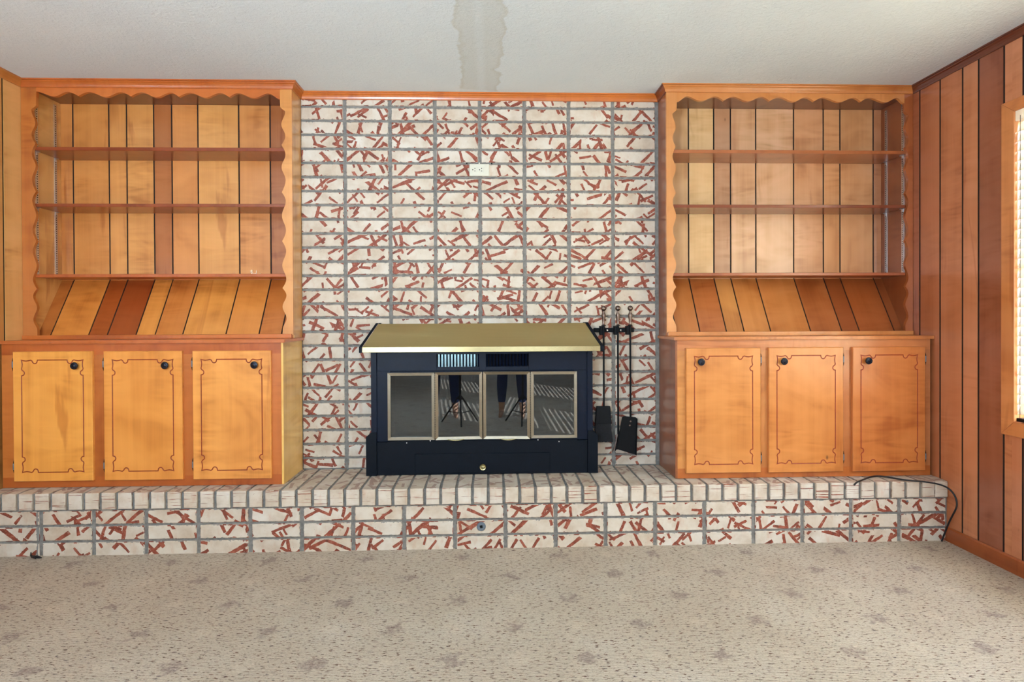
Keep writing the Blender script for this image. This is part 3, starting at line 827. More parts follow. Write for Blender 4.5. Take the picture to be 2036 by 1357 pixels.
bookcase('built-in bookcase with scalloped frame, left of the brick chimney breast', XL + 0.001, 0.0093, -0.150, -1.367, -0.008,
         (XL + 0.002, -1.358, -1.338), (0.0093, -0.026, -0.047), VL, gL, tL, sL, gL + [-0.068],
         [S(146, 66, 30), S(148, 68, 32), S(186, 94, 44)], [S(196, 116, 52), S(226, 156, 84)], S(206, 112, 46), [S(224, 166, 96), S(226, 172, 100)], S(112, 50, 20), 'built-in bookcases')  # top panel colour darkened too, with the soffit's shade painted in
bookcase('built-in bookcase with scalloped frame, beside the right window wall', 2.044, XR - 0.001, -0.155, 2.060, 3.405,
         (2.044, 2.078, 2.097), (XR - 0.002, 3.405, 3.387), VR, gR, tR, sR, [2.110] + gR,
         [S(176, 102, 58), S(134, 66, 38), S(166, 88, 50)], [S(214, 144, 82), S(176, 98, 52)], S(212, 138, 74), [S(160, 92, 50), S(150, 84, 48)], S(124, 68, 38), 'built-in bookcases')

# ---------------------------------------------------------------- base cabinets
def groove_path(x0, x1, z0, z1, off):
    """closed outline of the routed decoration; off shifts the line inwards"""
    q = [(0.0, 0.0, 0), (0.010, 0.0028, 0), (0.022, 0.0045, 0), (0.034, 0.003, 0), (0.045, 0.0, 0), (0.052, 0.004, 0), (0.0555, 0.0115, 0), (0.0605, 0.0165, 0), (0.066, 0.0175, 0), (0.0715, 0.0160, 0), (0.0765, 0.0105, 0), (0.0785, 0.0, 0)]
    out = []
    def corner(cx, cz, sx, sz, first_h):
        h = [(cx + sx * a, cz + sz * b) for a, b, _ in q]       # along x
        v = [(cx + sx * b * 0.8, cz + sz * a) for a, b, _ in q]       # along z
        if first_h: return list(reversed(h)) + v[1:]
        return list(reversed(v)) + h[1:]
    out += corner(x0, z1, 1, -1, True)       # top-left: come in along top, go down the side
    out += corner(x0, z0, 1, 1, False)
    out += corner(x1, z0, -1, 1, True)
    out += corner(x1, z1, -1, -1, False)
    # offset along averaged normals
    n = len(out); res = []
    for i in range(n):
        p, a, b = Vector(out[i]), Vector(out[i - 1]), Vector(out[(i + 1) % n])
        d1 = (p - a).normalized(); d2 = (b - p).normalized()
        nn = Vector((-d1.y - d2.y, d1.x + d2.x))
        if nn.length < 1e-6: nn = Vector((-d1.y, d1.x))
        nn.normalize(); k = 1 / max(0.55, nn.dot(Vector((-d1.y, d1.x))))
        res.append(p + nn * off * k)
    return res

def door(parent, x0, x1, z0, z1, yf, hinge_side, color):
    W = 0.0026
    outer = groove_path(x0 + 0.044, x1 - 0.044, z0 + 0.046, z1 - 0.043, -W)
    inner = groove_path(x0 + 0.044, x1 - 0.044, z0 + 0.046, z1 - 0.043, W)
    mb = MB(); yb = yf + 0.018
    e = 0.003
    rect = [(x0 + e, z0 + e), (x1 - e, z0 + e), (x1 - e, z1 - e), (x0 + e, z1 - e)]
    loops = [[Vector((x, z, 0)) for x, z in rect], [Vector((p.x, p.y, 0)) for p in outer]]
    tri = tessellate_polygon(loops)
    mb.add([(v.x, yf, v.y) for L in loops for v in L], [tuple(t) for t in tri])
    tri = tessellate_polygon([[Vector((p.x, p.y, 0)) for p in inner]])
    mb.add([(p.x, yf, p.y) for p in inner], [tuple(t) for t in tri])
    big = [(x0, z0), (x1, z0), (x1, z1), (x0, z1)]
    mb.add([(x, yf, z) for x, z in rect] + [(x, yf + e, z) for x, z in big] + [(x, yb, z) for x, z in big],
           [(i, (i + 1) % 4, (i + 1) % 4 + 4, i + 4) for i in range(4)] + [(i + 4, (i + 1) % 4 + 4, (i + 1) % 4 + 8, i + 8) for i in range(4)] + [(8, 9, 10, 11)])
    d = mb.build('door', WOOD, parent, color=color)
    bm = bmesh.new(); bm.from_mesh(d.data)
    for f in bm.faces:
        if abs(f.normal.y) > 0.9:
            c = f.calc_center_median()
            if abs((c + ORG[parent.name]).y - yf) < 1e-4 and f.normal.y > 0: f.normal_flip()
    bm.to_mesh(d.data); bm.free()
    n = len(outer); g = MB()
    mid = [(a + b) / 2 for a, b in zip(outer, inner)]
    g.add([(p.x, yf, p.y) for p in outer] + [(p.x, yf + 0.0012, p.y) for p in mid] + [(p.x, yf, p.y) for p in inner],
          [(i, (i + 1) % n, (i + 1) % n + n, i + n) for i in range(n)] + [(i + n, (i + 1) % n + n, (i + 1) % n + 2 * n, i + 2 * n) for i in range(n)])
    g.build('carved_line', CARVE, d)
    kx = (x1 - 0.076) if hinge_side < 0 else (x0 + 0.075)
    kz = z1 - 0.072
    MB().lathe([(0.008, 0.0), (0.007, -0.008), (0.0095, -0.012), (0.0175, -0.015), (0.019, -0.019), (0.017, -0.023), (0.0115, -0.0245), (0.0095, -0.0228), (0.004, -0.0245), (0.0015, -0.0255)], (kx, yf, kz), 'y', 24).build('knob', KNOB, d, smooth=True)
    hx = x0 - 0.003 if hinge_side < 0 else x1 + 0.003
    for hz in (z1 - 0.065, z0 + 0.075):
        mb = MB().lathe([(0.0008, -0.034), (0.0025, -0.030), (0.0045, -0.018), (0.005, 0.0), (0.0045, 0.018), (0.0025, 0.030), (0.0008, 0.034)], (hx, yf + 0.008, hz), 'z', 12)
        mb.lathe([(0.0022, -0.016), (0.0030, -0.014), (0.0030, 0.014), (0.0022, 0.016)], (hx, yf + 0.0035, hz), 'z', 10, mi=1)
        mb.build('hinge', [BLACK, GREYMETAL], d, smooth=True)
    return d

def cabinet(label, xa, xb, yf, doors, hinge_side, cols, dcols, side, rails):
    t = thing('cabinet', ((xa + xb) / 2, yf / 2, HZ), label, 'cabinet', 'base cabinets on the hearth')
    zt = 1.0405
    MB().box(xa + 0.012, xb - 0.012, yf + 0.02, 0.0 if xa < 1 else 0.0, HZ + 0.02, zt - 0.003).build('carcass', WOOD, t, color=W_MID)
    if side == 'r': MB().box(xb - 0.011, xb, yf + 0.0, -0.001, HZ, zt).build('side_panel', WOOD, t, color=S(252, 206, 118), bevel=0.001)  # pale yellow tone includes the window light falling on this side
    else: MB().box(xa, xa + 0.011, yf + 0.0, -0.001, HZ, zt).build('side_panel', WOOD, t, color=S(150, 84, 44), bevel=0.001)  # dark brown tone includes the shade on this side, away from the window
    fa = xa if side == 'r' else xa + 0.0112
    fb = xb - 0.0112 if side == 'r' else xb
    MB().box(fa, fb, yf, yf + 0.02, 0.985, zt).build('top_rail', WOOD, t, grain='h', color=rails[0])
    MB().box(fa, fb, yf, yf + 0.02, HZ, HZ + 0.052).build('bottom_rail', WOOD, t, grain='h', color=rails[1])
    edges = [fa] + [v for d in doors for v in (d[0] + 0.012, d[1] - 0.012)] + [fb]
    for i in range(0, len(edges), 2):
        MB().box(edges[i], edges[i + 1], yf, yf + 0.02, HZ + 0.052, 0.985).build('stile', WOOD, t, color=jit(cols[i // 2], 0.03))
    for i, (a, b, z0, z1) in enumerate(doors):
        door(t, a, b, z0, z1, yf - 0.018, hinge_side, dcols[i])
    return t
cabinet('three-door honey wood base cabinet with carved doors, left of the fireplace', XL + 0.016, 0.0093, -0.310,
        [(-1.331, -0.940, 0.347, 1.003), (-0.884, -0.494, 0.347, 1.002), (-0.442, -0.049, 0.346, 1.001)], -1,
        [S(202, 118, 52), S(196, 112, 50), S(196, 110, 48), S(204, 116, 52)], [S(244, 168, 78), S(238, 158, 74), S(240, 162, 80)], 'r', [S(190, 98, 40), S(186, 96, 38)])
cabinet('three-door orange wood base cabinet with carved doors, beside the right wall', 2.044, XR - 0.014, -0.304,
        [(2.096, 2.493, 0.342, 0.9995), (2.535, 2.936, 0.341, 1.000), (2.986, 3.380, 0.340, 1.000)], 1,
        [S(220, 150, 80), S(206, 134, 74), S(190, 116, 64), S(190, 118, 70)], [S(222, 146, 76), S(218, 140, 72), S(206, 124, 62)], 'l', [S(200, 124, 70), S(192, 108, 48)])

def top(label, xa, xb, yf, side, col):
    if side == 'r': poly = [(xa, yf - 0.015), (xb + 0.012, yf - 0.015), (xb + 0.012, -0.154), (xb + 0.012, -0.001), (xb - 0.0, -0.001), (xa, -0.001)]
    else: poly = [(xa - 0.010, yf - 0.015), (xb, yf - 0.015), (xb, -0.001), (xa - 0.010, -0.001)]
    o = MB().prism(poly, 'z', 1.0408, 1.0578).build('countertop', WOOD, origin=((xa + xb) / 2, yf / 2, 1.0408), grain='h', color=col, bevel=0.003)
    return tag(o, label, 'countertop', 'countertops of the base cabinets')
top('narrow wooden countertop on the cabinet left of the fireplace', XL + 0.001, 0.0093, -0.310, 'r', S(196, 104, 48))
top('narrow wooden countertop on the cabinet beside the right wall', 2.044, XR - 0.001, -0.304, 'l', S(206, 128, 68))

# ---------------------------------------------------------------- fireplace insert
fp = thing('fireplace_insert', (1.029, -0.08, HZ), 'dark navy metal fireplace insert with brass hood and glass doors', 'fireplace')
YU = -0.150    # upper face
# body shell: hollow frame around the firebox opening
ox0, ox1, oz0, oz1 = 0.530, 1.530, 0.515, 0.862
b = MB()
b.box(0.4275, ox0, YU, -0.002, 0.492, 0.985).box(ox1, 1.629, YU, -0.002, 0.492, 0.985)
b.box(ox0, ox1, YU, -0.002, 0.492, oz0)
b.box(ox0, ox1, YU, -0.02, oz1, 0.874)
b.build('body', NAVY, fp, bevel=0.0015, seg=1)
up_ = MB().box(0.458, 0.7795, YU - 0.004, -0.03, 0.8755, 1.0).box(1.2815, 1.600, YU - 0.004, -0.03, 0.8755, 1.0).box(1.0115, 1.0475, YU - 0.004, -0.03, 0.8755, 1.0)
up_.box(0.7795, 1.0115, YU - 0.004, -0.03, 0.8755, 0.8965).box(1.0475, 1.2815, YU - 0.004, -0.03, 0.8755, 0.8975).box(0.7795, 1.0115, YU - 0.004, -0.03, 0.9655, 1.0).box(1.0475, 1.2815, YU - 0.004, -0.03, 0.9665, 1.0)
up_.build('upper_panel', NAVY, fp, bevel=0.001, seg=1)
MB().box(0.7795, 1.2815, -0.11, -0.10, 0.89, 0.97).build('vent_backing', FIREBOX, fp)
def grille(x0, x1, z0, z1, ang, mat):
    g = MB().box(x0 - 0.002, x0, YU - 0.003, YU + 0.02, z0, z1).box(x1, x1 + 0.002, YU - 0.003, YU + 0.02, z0, z1).build('vent_grille', NAVY, fp)
    n = 13; p = (x1 - x0) / n
    ca, sa = math.cos(ang), math.sin(ang)
    for i in range(n):
        cx = x0 + p * (i + 0.72 if ang > 0 else i + 0.28); w = 0.0078
        a = [(cx - ca * w, YU + 0.008 - abs(sa) * w * (1 if ang > 0 else -1), z) for z in (z0, z1)]
        c = [(cx + ca * w, YU + 0.008 + abs(sa) * w * (1 if ang > 0 else -1), z) for z in (z1, z0)]
        q = a + c
        MB().hexa(q, [(x + 0.0012, y + 0.0006, z) for x, y, z in q]).build('louver', mat, g)
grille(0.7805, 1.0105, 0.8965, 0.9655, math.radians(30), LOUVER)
grille(1.0485, 1.2805, 0.8975, 0.9665, -math.radians(50), NAVY)  # same louvers as the left; navy paints in their missing reflection
# corner posts
for (a, c) in ((0.4255, 0.4565), (1.6015, 1.6315)):
    MB().box(a, c, YU - 0.010, -0.002, 0.49, 0.995).build('side_post', NAVY, fp, bevel=0.0015, seg=1)
# lower box: front plate and cheeks with a sloping top
MB().box(0.4560, 1.6020, -0.160, -0.03, HZ, 0.4915).build('lower_panel', NAVY_SOFT, fp, bevel=0.0015, seg=1)
for (a, c, s) in ((0.3985, 0.4555, 1), (1.6025, 1.6575, -1)):
    if s > 0: poly = [(a, HZ), (c, HZ), (c, 0.545), (a + 0.029, 0.545), (a, 0.521)]
    else: poly = [(a, HZ), (c, HZ), (c, 0.519), (c - 0.026, 0.543), (a, 0.543)]
    MB().prism(poly, 'y', -0.168, -0.002).build('side_cheek', NAVY_SOFT, fp, bevel=0.001, seg=1)
MB().box(0.514, 1.545, -0.1625, -0.150, 0.488, 0.496).build('door_rail', NAVY_SOFT, fp)
MB().box(ox0, ox1, -0.004, -0.002, oz0, oz1).build('firebox', FIREBOX, fp)
dr = MB().box(0.661, 1.395, -0.1655, -0.158, 0.322, 0.426).build('ash_drawer', NAVY_SOFT, fp, bevel=0.0015, seg=1)
MB().lathe([(0.006, 0.0), (0.006, -0.010), (0.016, -0.014), (0.0175, -0.018), (0.016, -0.022), (0.011, -0.0205), (0.0085, -0.0235), (0.0, -0.0245)], (1.029, -0.1655, 0.355), 'y', 28).build('knob', BRASS, dr, smooth=True)
# glass bifold doors
doors_ = []
for k, (x0, x1, z0, z1, tl) in enumerate(((0.5175, 0.7690, 0.504, 0.868, 0), (0.7735, 1.0270, 0.503, 0.8695, 1), (1.0320, 1.2860, 0.503, 0.870, 1), (1.2910, 1.5430, 0.507, 0.8695, 0))):
    yf = -0.175; w = 0.0155
    mb = MB()
    q = [(x0, z0), (x1, z0), (x1, z1), (x0, z1)]; h = 0.004 if tl else 0.001
    i1 = [(x0 + w, z0 + w), (x1 - w, z0 + w), (x1 - w, z1 - w), (x0 + w, z1 - w)]
    mb.add([(x, yf, z) for x, z in q] + [(x, yf + h, z) for x, z in i1] + [(x, yf + 0.012, z) for x, z in i1] + [(x, yf + 0.012, z) for x, z in q],
           [(i, (i + 1) % 4, (i + 1) % 4 + 4, i + 4) for i in range(4)] + [(i + 4, (i + 1) % 4 + 4, (i + 1) % 4 + 8, i + 8) for i in range(4)] + [(i + 8, (i + 1) % 4 + 8, (i + 1) % 4 + 12, i + 12) for i in range(4)] + [(i + 12, (i + 1) % 4 + 12, (i + 1) % 4, i) for i in range(4)])
    d = mb.build('door', FRAME, fp)
    doors_.append(d)
    MB().box(x0 + w - 0.002, x1 - w + 0.002, yf + 0.006, yf + 0.010, z0 + w - 0.002, z1 - w + 0.002).build('glass_pane', GLASS, d)
    if tl:
        cx = 0.870 if k == 1 else 1.168
        cx = 0.883 if k == 1 else 1.167
        pts = [(cx - 0.044 + 0.088 * i / 10, yf - 0.004 - 0.010 * math.sin(PI * i / 10), z0 + 0.003 - 0.004 * math.sin(PI * i / 10)) for i in range(11)]
        MB().tube(pts, [0.002 + 0.0035 * math.sin(PI * i / 10) for i in range(11)], 10, flat=0.7).build('handle', BRASS, d, smooth=True)
# the two middle leaves stand a touch ajar, their meeting edges set back
for d, xe, an in ((doors_[1], 0.7735, 3.0), (doors_[2], 1.2860, -2.9)):
    piv = Vector((xe, -0.172, 0)) - ORG[fp.name]; piv.z = 0
    Rm = Matrix.Translation(piv) @ Matrix.Rotation(math.radians(an), 4, 'Z') @ Matrix.Translation(-piv)
    d.matrix_local = Matrix.Translation((0, -0.002, 0)) @ Rm
for xh in (0.7712, 1.2885):
    mb = MB().box(xh - 0.0022, xh + 0.0022, -0.166, -0.160, 0.505, 0.868)
    hg = mb.build('piano_hinge', FIREBOX, fp)
    mb = MB(); z = 0.512
    while z < 0.86: mb.box(xh - 0.0016, xh + 0.0016, -0.1685, -0.165, z, z + 0.005); z += 0.0095
    mb.build('hinge_knuckles', FRAME, hg)['kind'] = 'stuff'
# small screws and catches along the rail
for x, z, mt in ((0.617, 0.487, NICKEL), (1.445, 0.485, NICKEL), (0.744, 0.4965, NICKEL), (1.330, 0.495, NICKEL)):
    MB().lathe([(0.0034, 0), (0.003, -0.002), (0.0, -0.0026)], (x, -0.1625, z), 'y', 10).build('screw', mt, fp, smooth=True)
# hood
yt, zt_, yb_, zb_ = -0.085, 1.1325, -0.245, 1.0105
hood = MB()
hood.hexa([(0.399, yb_, zb_), (1.659, yb_, zb_), (1.603, yt, zt_), (0.455, yt, zt_)], [(0.399, yb_ + 0.004, zb_ - 0.004), (1.659, yb_ + 0.004, zb_ - 0.004), (1.603, yt + 0.004, zt_ - 0.004), (0.455, yt + 0.004, zt_ - 0.004)])
hood_o = hood.build('hood', BRASS, fp, grain='v')
MB().box(0.399, 1.659, yb_ - 0.0005, yb_ + 0.004, 0.983, zb_).build('hood_lip', LIPBRASS, fp, bevel=0.0008, seg=1)
for s, (xb, xt) in ((-1, (0.399, 0.455)), (1, (1.659, 1.603))):
    o1 = s * 0.018
    mb = MB()
    mb.hexa([(xb, yb_ - 0.001, 0.981), (xb + o1, yb_ - 0.001, 0.981), (xb + o1, yb_ - 0.001, zb_ + 0.002), (xb, yb_ - 0.001, zb_ + 0.002)],
            [(xb, -0.002, 0.981), (xb + o1, -0.002, 0.981), (xb + o1, -0.002, zb_ + 0.002), (xb, -0.002, zb_ + 0.002)])
    mb.hexa([(xb, yb_ - 0.001, zb_), (xb + o1, yb_ - 0.001, zb_), (xt + o1 * 0.85, yt, zt_ + 0.004), (xt, yt, zt_ + 0.004)],
            [(xb, -0.002, zb_), (xb + o1, -0.002, zb_), (xt + o1 * 0.85, -0.002, zt_ + 0.004), (xt, -0.002, zt_ + 0.004)])
    mb.build('hood_end', NAVY_SOFT, fp)
MB().tube([(0.3985, yb_ - 0.0015, 0.983), (0.3985, yb_ - 0.0015, zb_), (0.4545, yt - 0.001, zt_ + 0.002)], 0.0013, 6).build('hood_edge', CHROME, fp)
MB().hexa([(0.455, yt, zt_ - 0.001), (1.603, yt, zt_ - 0.001), (1.603, -0.002, zt_ - 0.001), (0.455, -0.002, zt_ - 0.001)], [(0.455, yt, zt_ - 0.005), (1.603, yt, zt_ - 0.005), (1.603, -0.002, zt_ - 0.005), (0.455, -0.002, zt_ - 0.005)]).build('hood_top', NAVY_SOFT, fp)
MB().box(0.43, 1.628, -0.235, -0.06, 0.9815, 0.986).build('hood_underside', NAVY_SOFT, fp)

# ---------------------------------------------------------------- fireplace tools on their wall rack
YT = -0.055
rack = thing('tool_rack', (1.78, -0.012, 1.089), 'short black iron bar rack screwed to the bricks, holding fire tools', 'rack')
MB().box(1.664, 1.895, -0.014, -0.003, 1.077, 1.102).build('bar', BLACK, rack, bevel=0.001, seg=1)
TX = (1.7125, 1.7935, 1.8625)
for x in TX:
    MB().box(x - 0.019, x - 0.003, -0.052, -0.012, 1.064, 1.114).box(x + 0.0055, x + 0.0085, -0.052, -0.012, 1.085, 1.112).build('hook', BLACK, rack, bevel=0.001, seg=1)
for x in (1.741, 1.819):
    MB().lathe([(0.0052, 0), (0.0045, -0.002), (0, -0.003)], (x, -0.014, 1.089), 'y', 14).build('screw', CHROME, rack, smooth=True)

def tool(name, label, x, rodlow):
    t = thing(name, (x, YT, rodlow), label, 'fireplace tool', 'fire tools on the rack')
    zb = 1.116
    prof = [(0.010, 0), (0.0115, 0.003), (0.008, 0.006), (0.0065, 0.010), (0.0085, 0.03), (0.0115, 0.052), (0.012, 0.062), (0.009, 0.070), (0.0065, 0.076), (0.0068, 0.082)]
    R = 0.0155; zc = 0.098
    prof += [(R * math.sin(a), zc - R * math.cos(a)) for a in [math.radians(d) for d in range(30, 181, 15)]]
    MB().lathe([(max(r, 0.0002), h) for r, h in prof], (x, YT, zb), 'z', 20).build('handle', BRONZE, t, smooth=True)
    MB().lathe([(0.0055, 0), (0.0055, zb - rodlow)], (x, YT, rodlow), 'z', 12).build('rod', BLACK, t, smooth=True)
    MB().lathe([(0.006, 0), (0.014, 0.002), (0.014, 0.004), (0.006, 0.006)], (x, YT, 1.1145), 'z', 14).build('collar', BLACK, t, smooth=True)
    return t
br = tool('hearth_brush', 'black hearth brush hanging nearest the fireplace insert', TX[0], 0.660)
MB().hexa([(1.6615, YT - 0.013, 0.561), (1.7545, YT - 0.013, 0.561), (1.7545, YT + 0.013, 0.561), (1.6615, YT + 0.013, 0.561)],
          [(1.6700, YT - 0.009, 0.661), (1.7470, YT - 0.009, 0.661), (1.7470, YT + 0.009, 0.661), (1.6700, YT + 0.009, 0.661)]).build('brush_head', BLACK, br, bevel=0.002)
mb = MB()
for i in range(420):
    u, w_ = random.random(), random.random()
    x = 1.665 + 0.086 * u; y = YT - 0.010 + 0.020 * w_
    xb = 1.662 + 0.098 * u + random.uniform(-0.003, 0.003); yb2 = YT - 0.014 + 0.028 * w_ + random.uniform(-0.002, 0.002)
    zb = 0.461 + random.uniform(-0.004, 0.006); r = 0.0011
    mb.add([(x - r, y, 0.563), (x + r, y, 0.563), (x, y + r, 0.563), (xb - r, yb2, zb), (xb + r, yb2, zb), (xb, yb2 + r, zb)], [(0, 1, 4, 3), (1, 2, 5, 4), (2, 0, 3, 5)])
tag(mb.build('bristles', BRISTLE, br), kind='stuff')
pk = tool('fire_poker', 'slim iron fire poker with hooked tip, between brush and shovel', TX[1], 0.535)
MB().tube([(TX[1], YT, 0.55), (TX[1] + 0.001, YT + 0.003, 0.50), (TX[1] - 0.001, YT + 0.005, 0.455), (TX[1] - 0.010, YT + 0.005, 0.420), (TX[1] - 0.016, YT + 0.005, 0.405)], [0.0055, 0.0065, 0.006, 0.005, 0.002], 10).build('point', BLACK, pk, smooth=True)
MB().tube([(TX[1] - 0.004, YT + 0.002, 0.500), (TX[1] - 0.015, YT - 0.003, 0.450), (TX[1] - 0.028, YT - 0.004, 0.412), (TX[1] - 0.034, YT - 0.004, 0.402), (TX[1] - 0.036, YT - 0.004, 0.414)], [0.004, 0.004, 0.004, 0.0035, 0.002], 10).build('hook', BRONZE, pk, smooth=True)
sh = tool('ash_shovel', 'flat black ash shovel hanging nearest the right bookcase', TX[2] + 0.0015, 0.565)
q = [(1.782, 0.418), (1.892, 0.384), (1.898, 0.590), (1.892, 0.597), (1.824, 0.604), (1.814, 0.600)]
mb = MB().prism(q, 'y', YT - 0.009, YT - 0.0065)
mb.prism([(1.890, 0.385), (1.893, 0.384), (1.899, 0.590), (1.896, 0.592)], 'y', YT - 0.022, YT - 0.0075)
mb.prism([(1.781, 0.418), (1.784, 0.417), (1.817, 0.600), (1.813, 0.600)], 'y', YT - 0.022, YT - 0.0075)
mb.build('scoop', BLACK, sh)
for x, z in ((1.862, 0.574), (1.858, 0.551)):
    MB().lathe([(0.0050, 0), (0.0046, -0.002), (0.0, -0.0024)], (x, YT - 0.009, z), 'y', 12).build('rivet', BRONZE, sh, smooth=True)

# ---------------------------------------------------------------- small things
ou = thing('electrical_outlet', (1.014, -0.002, 2.004), 'cream double electrical outlet plate set sideways in the upper brickwork', 'outlet')
MB().box(0.9575, 1.0705, -0.0085, -0.001, 1.9695, 2.0385).build('plate', IVORY, ou, bevel=0.003)
for cx in (0.985, 1.023):
    s = MB().box(cx - 0.014, cx + 0.017, -0.0100, -0.008, 1.990, 2.020).build('socket', IVORY, ou, bevel=0.0015)
    mb = MB().lathe([(0.0032, 0), (0.0032, -0.0006)], (cx - 0.008, -0.0098, 2.0045), 'y', 12)
    mb.prism([(cx + 0.0005, 2.010), (cx + 0.0075, 2.010), (cx + 0.0040, 2.0165)], 'y', -0.0104, -0.0098)
    mb.box(cx + 0.001, cx + 0.007, -0.0104, -0.0098, 1.9965, 1.9995)
    mb.build('slots', FIREBOX, s)
MB().lathe([(0.0022, 0), (0.002, -0.001), (0, -0.0014)], (1.009, -0.0085, 2.0045), 'y', 10).build('screw', NICKEL, ou)
for x, z, mt, lb in ((0.943, 2.0425, BLACK, 'tiny black nail in the mortar above the left end of the outlet'), (1.014, 2.0430, IVORY, 'tiny white nail in the mortar above the middle of the outlet'), (1.0845, 2.0415, BLACK, 'tiny black nail in the mortar above the right end of the outlet')):
    o = MB().lathe([(0.0012, 0.012), (0.0012, -0.004), (0.0042, -0.004), (0.0042, -0.0055), (0.0, -0.006)], (x, 0, z), 'y', 12).build('nail', mt, origin=(x, 0, z), smooth=True)
    tag(o, lb, 'nail', 'nails above the outlet')
gv = thing('gas_valve_plate', (1.023, -0.412, 0.112), 'round blue-grey valve plate with square key hole in the hearth front', 'valve')
MB().lathe([(0.0225, 0.002), (0.0225, -0.003), (0.0205, -0.0055), (0.010, -0.0065), (0.0, -0.0065)], (1.023, -0.4105, 0.112), 'y', 32).build('plate', GREYMETAL, gv, smooth=True)
s_ = 0.0068; r2 = math.radians(12)
sq = [(1.023 + s_ * (math.cos(r2) * a - math.sin(r2) * b_), 0.113 + s_ * (math.sin(r2) * a + math.cos(r2) * b_)) for a, b_ in ((-1, -1), (1, -1), (1, 1), (-1, 1))]
MB().prism(sq, 'y', -0.4182, -0.4168).build('key_hole', FIREBOX, gv)
o = MB().lathe([(0.0055, 0.001), (0.0052, -0.0015), (0.0, -0.002)], (3.218, -0.4105, 0.207), 'y', 14).build('plug', GREYMETAL, origin=(3.218, -0.4105, 0.207))
tag(o, 'tiny round grey plug in a hearth front brick below the right cabinet', 'plug')

# loose shelf clips lying on the lowest left shelf
zs = 1.4076
for x, big, lb in ((-0.2445, 1, 'larger shiny shelf clip standing on the lowest left shelf'), (-0.2265, 0, 'middle of three loose shelf clips on the lowest left shelf'), (-0.208, 2, 'small brassy shelf clip lying rightmost on the lowest left shelf')):
    mb = MB()
    if big == 1:
        mb.box(x - 0.0045, x + 0.001, -0.055, -0.045, zs, zs + 0.027).box(x - 0.0105, x + 0.004, -0.055, -0.053, zs + 0.012, zs + 0.015).box(x - 0.0105, x - 0.0085, -0.055, -0.047, zs + 0.013, zs + 0.025)
    elif big == 0:
        mb.box(x - 0.012, x + 0.005, -0.053, -0.046, zs, zs + 0.008).box(x + 0.002, x + 0.005, -0.053, -0.046, zs + 0.007, zs + 0.025)
    else:
        mb.box(x - 0.004, x + 0.003, -0.053, -0.043, zs, zs + 0.006).box(x + 0.005, x + 0.008, -0.053, -0.045, zs, zs + 0.008).box(x - 0.004, x + 0.008, -0.053, -0.051, zs, zs + 0.003)
    o = mb.build('shelf_clip', CHROME if big != 2 else BRASS, origin=(x, -0.05, zs))
    tag(o, lb, 'clip', 'loose shelf clips')

# black cable over the hearth end and down to the floor
pts = [(2.930, -0.4235, 0.296), (2.938, -0.4245, 0.312), (2.975, -0.408, 0.3165), (3.040, -0.358, 0.3160), (3.090, -0.327, 0.3160), (3.125, -0.322, 0.3160), (3.160, -0.345, 0.3160), (3.190, -0.395, 0.3163),
       (3.225, -0.424, 0.3168), (3.290, -0.436, 0.3145), (3.350, -0.446, 0.3060), (3.392, -0.462, 0.2920), (3.408, -0.484, 0.264), (3.411, -0.497, 0.235), (3.412, -0.500, 0.205), (3.409, -0.480, 0.165), (3.404, -0.460, 0.120), (3.397, -0.448, 0.078), (3.388, -0.440, 0.036), (3.380, -0.436, 0.006)]
cu = bpy.data.curves.new('power_cord', 'CURVE'); cu.dimensions = '3D'; cu.bevel_depth = 0.0042; cu.bevel_resolution = 4; cu.resolution_u = 6
sp = cu.splines.new('NURBS'); sp.points.add(len(pts) - 1)
po = Vector((3.2, -0.42, 0.0))
for i, p in enumerate(pts): sp.points[i].co = (p[0] - po.x, p[1] - po.y, p[2] - po.z, 1)
sp.use_endpoint_u = True; sp.order_u = 4
cu.materials.append(CORD)
tmp = bpy.data.objects.new('tmp', cu); C.objects.link(tmp)
dg = bpy.context.evaluated_depsgraph_get()
me = bpy.data.meshes.new_from_object(tmp.evaluated_get(dg)); bpy.data.objects.remove(tmp)
pc = bpy.data.objects.new('power_cord', me); C.objects.link(pc); pc.location = po
tag(pc, 'thin black cable trailing over the right end of the brick hearth to the floor', 'cable')

# small black scrap against the foot of the hearth
sc_ = MB()
sc_.tube([(-1.178, -0.424, 0.026), (-1.174, -0.430, 0.012), (-1.160, -0.434, 0.007), (-1.142, -0.436, 0.008), (-1.126, -0.438, 0.005), (-1.112, -0.442, 0.004)], [0.002, 0.004, 0.006, 0.0065, 0.005, 0.0015], 8)
sc_.tube([(-1.165, -0.438, 0.006), (-1.150, -0.446, 0.010), (-1.135, -0.450, 0.003)], [0.003, 0.0045, 0.002], 8)
o = sc_.build('cable_end', CORD, origin=(-1.15, -0.436, 0.0), smooth=True)
tag(o, 'small black cable end poking up from the carpet below the left cabinet', 'cable')

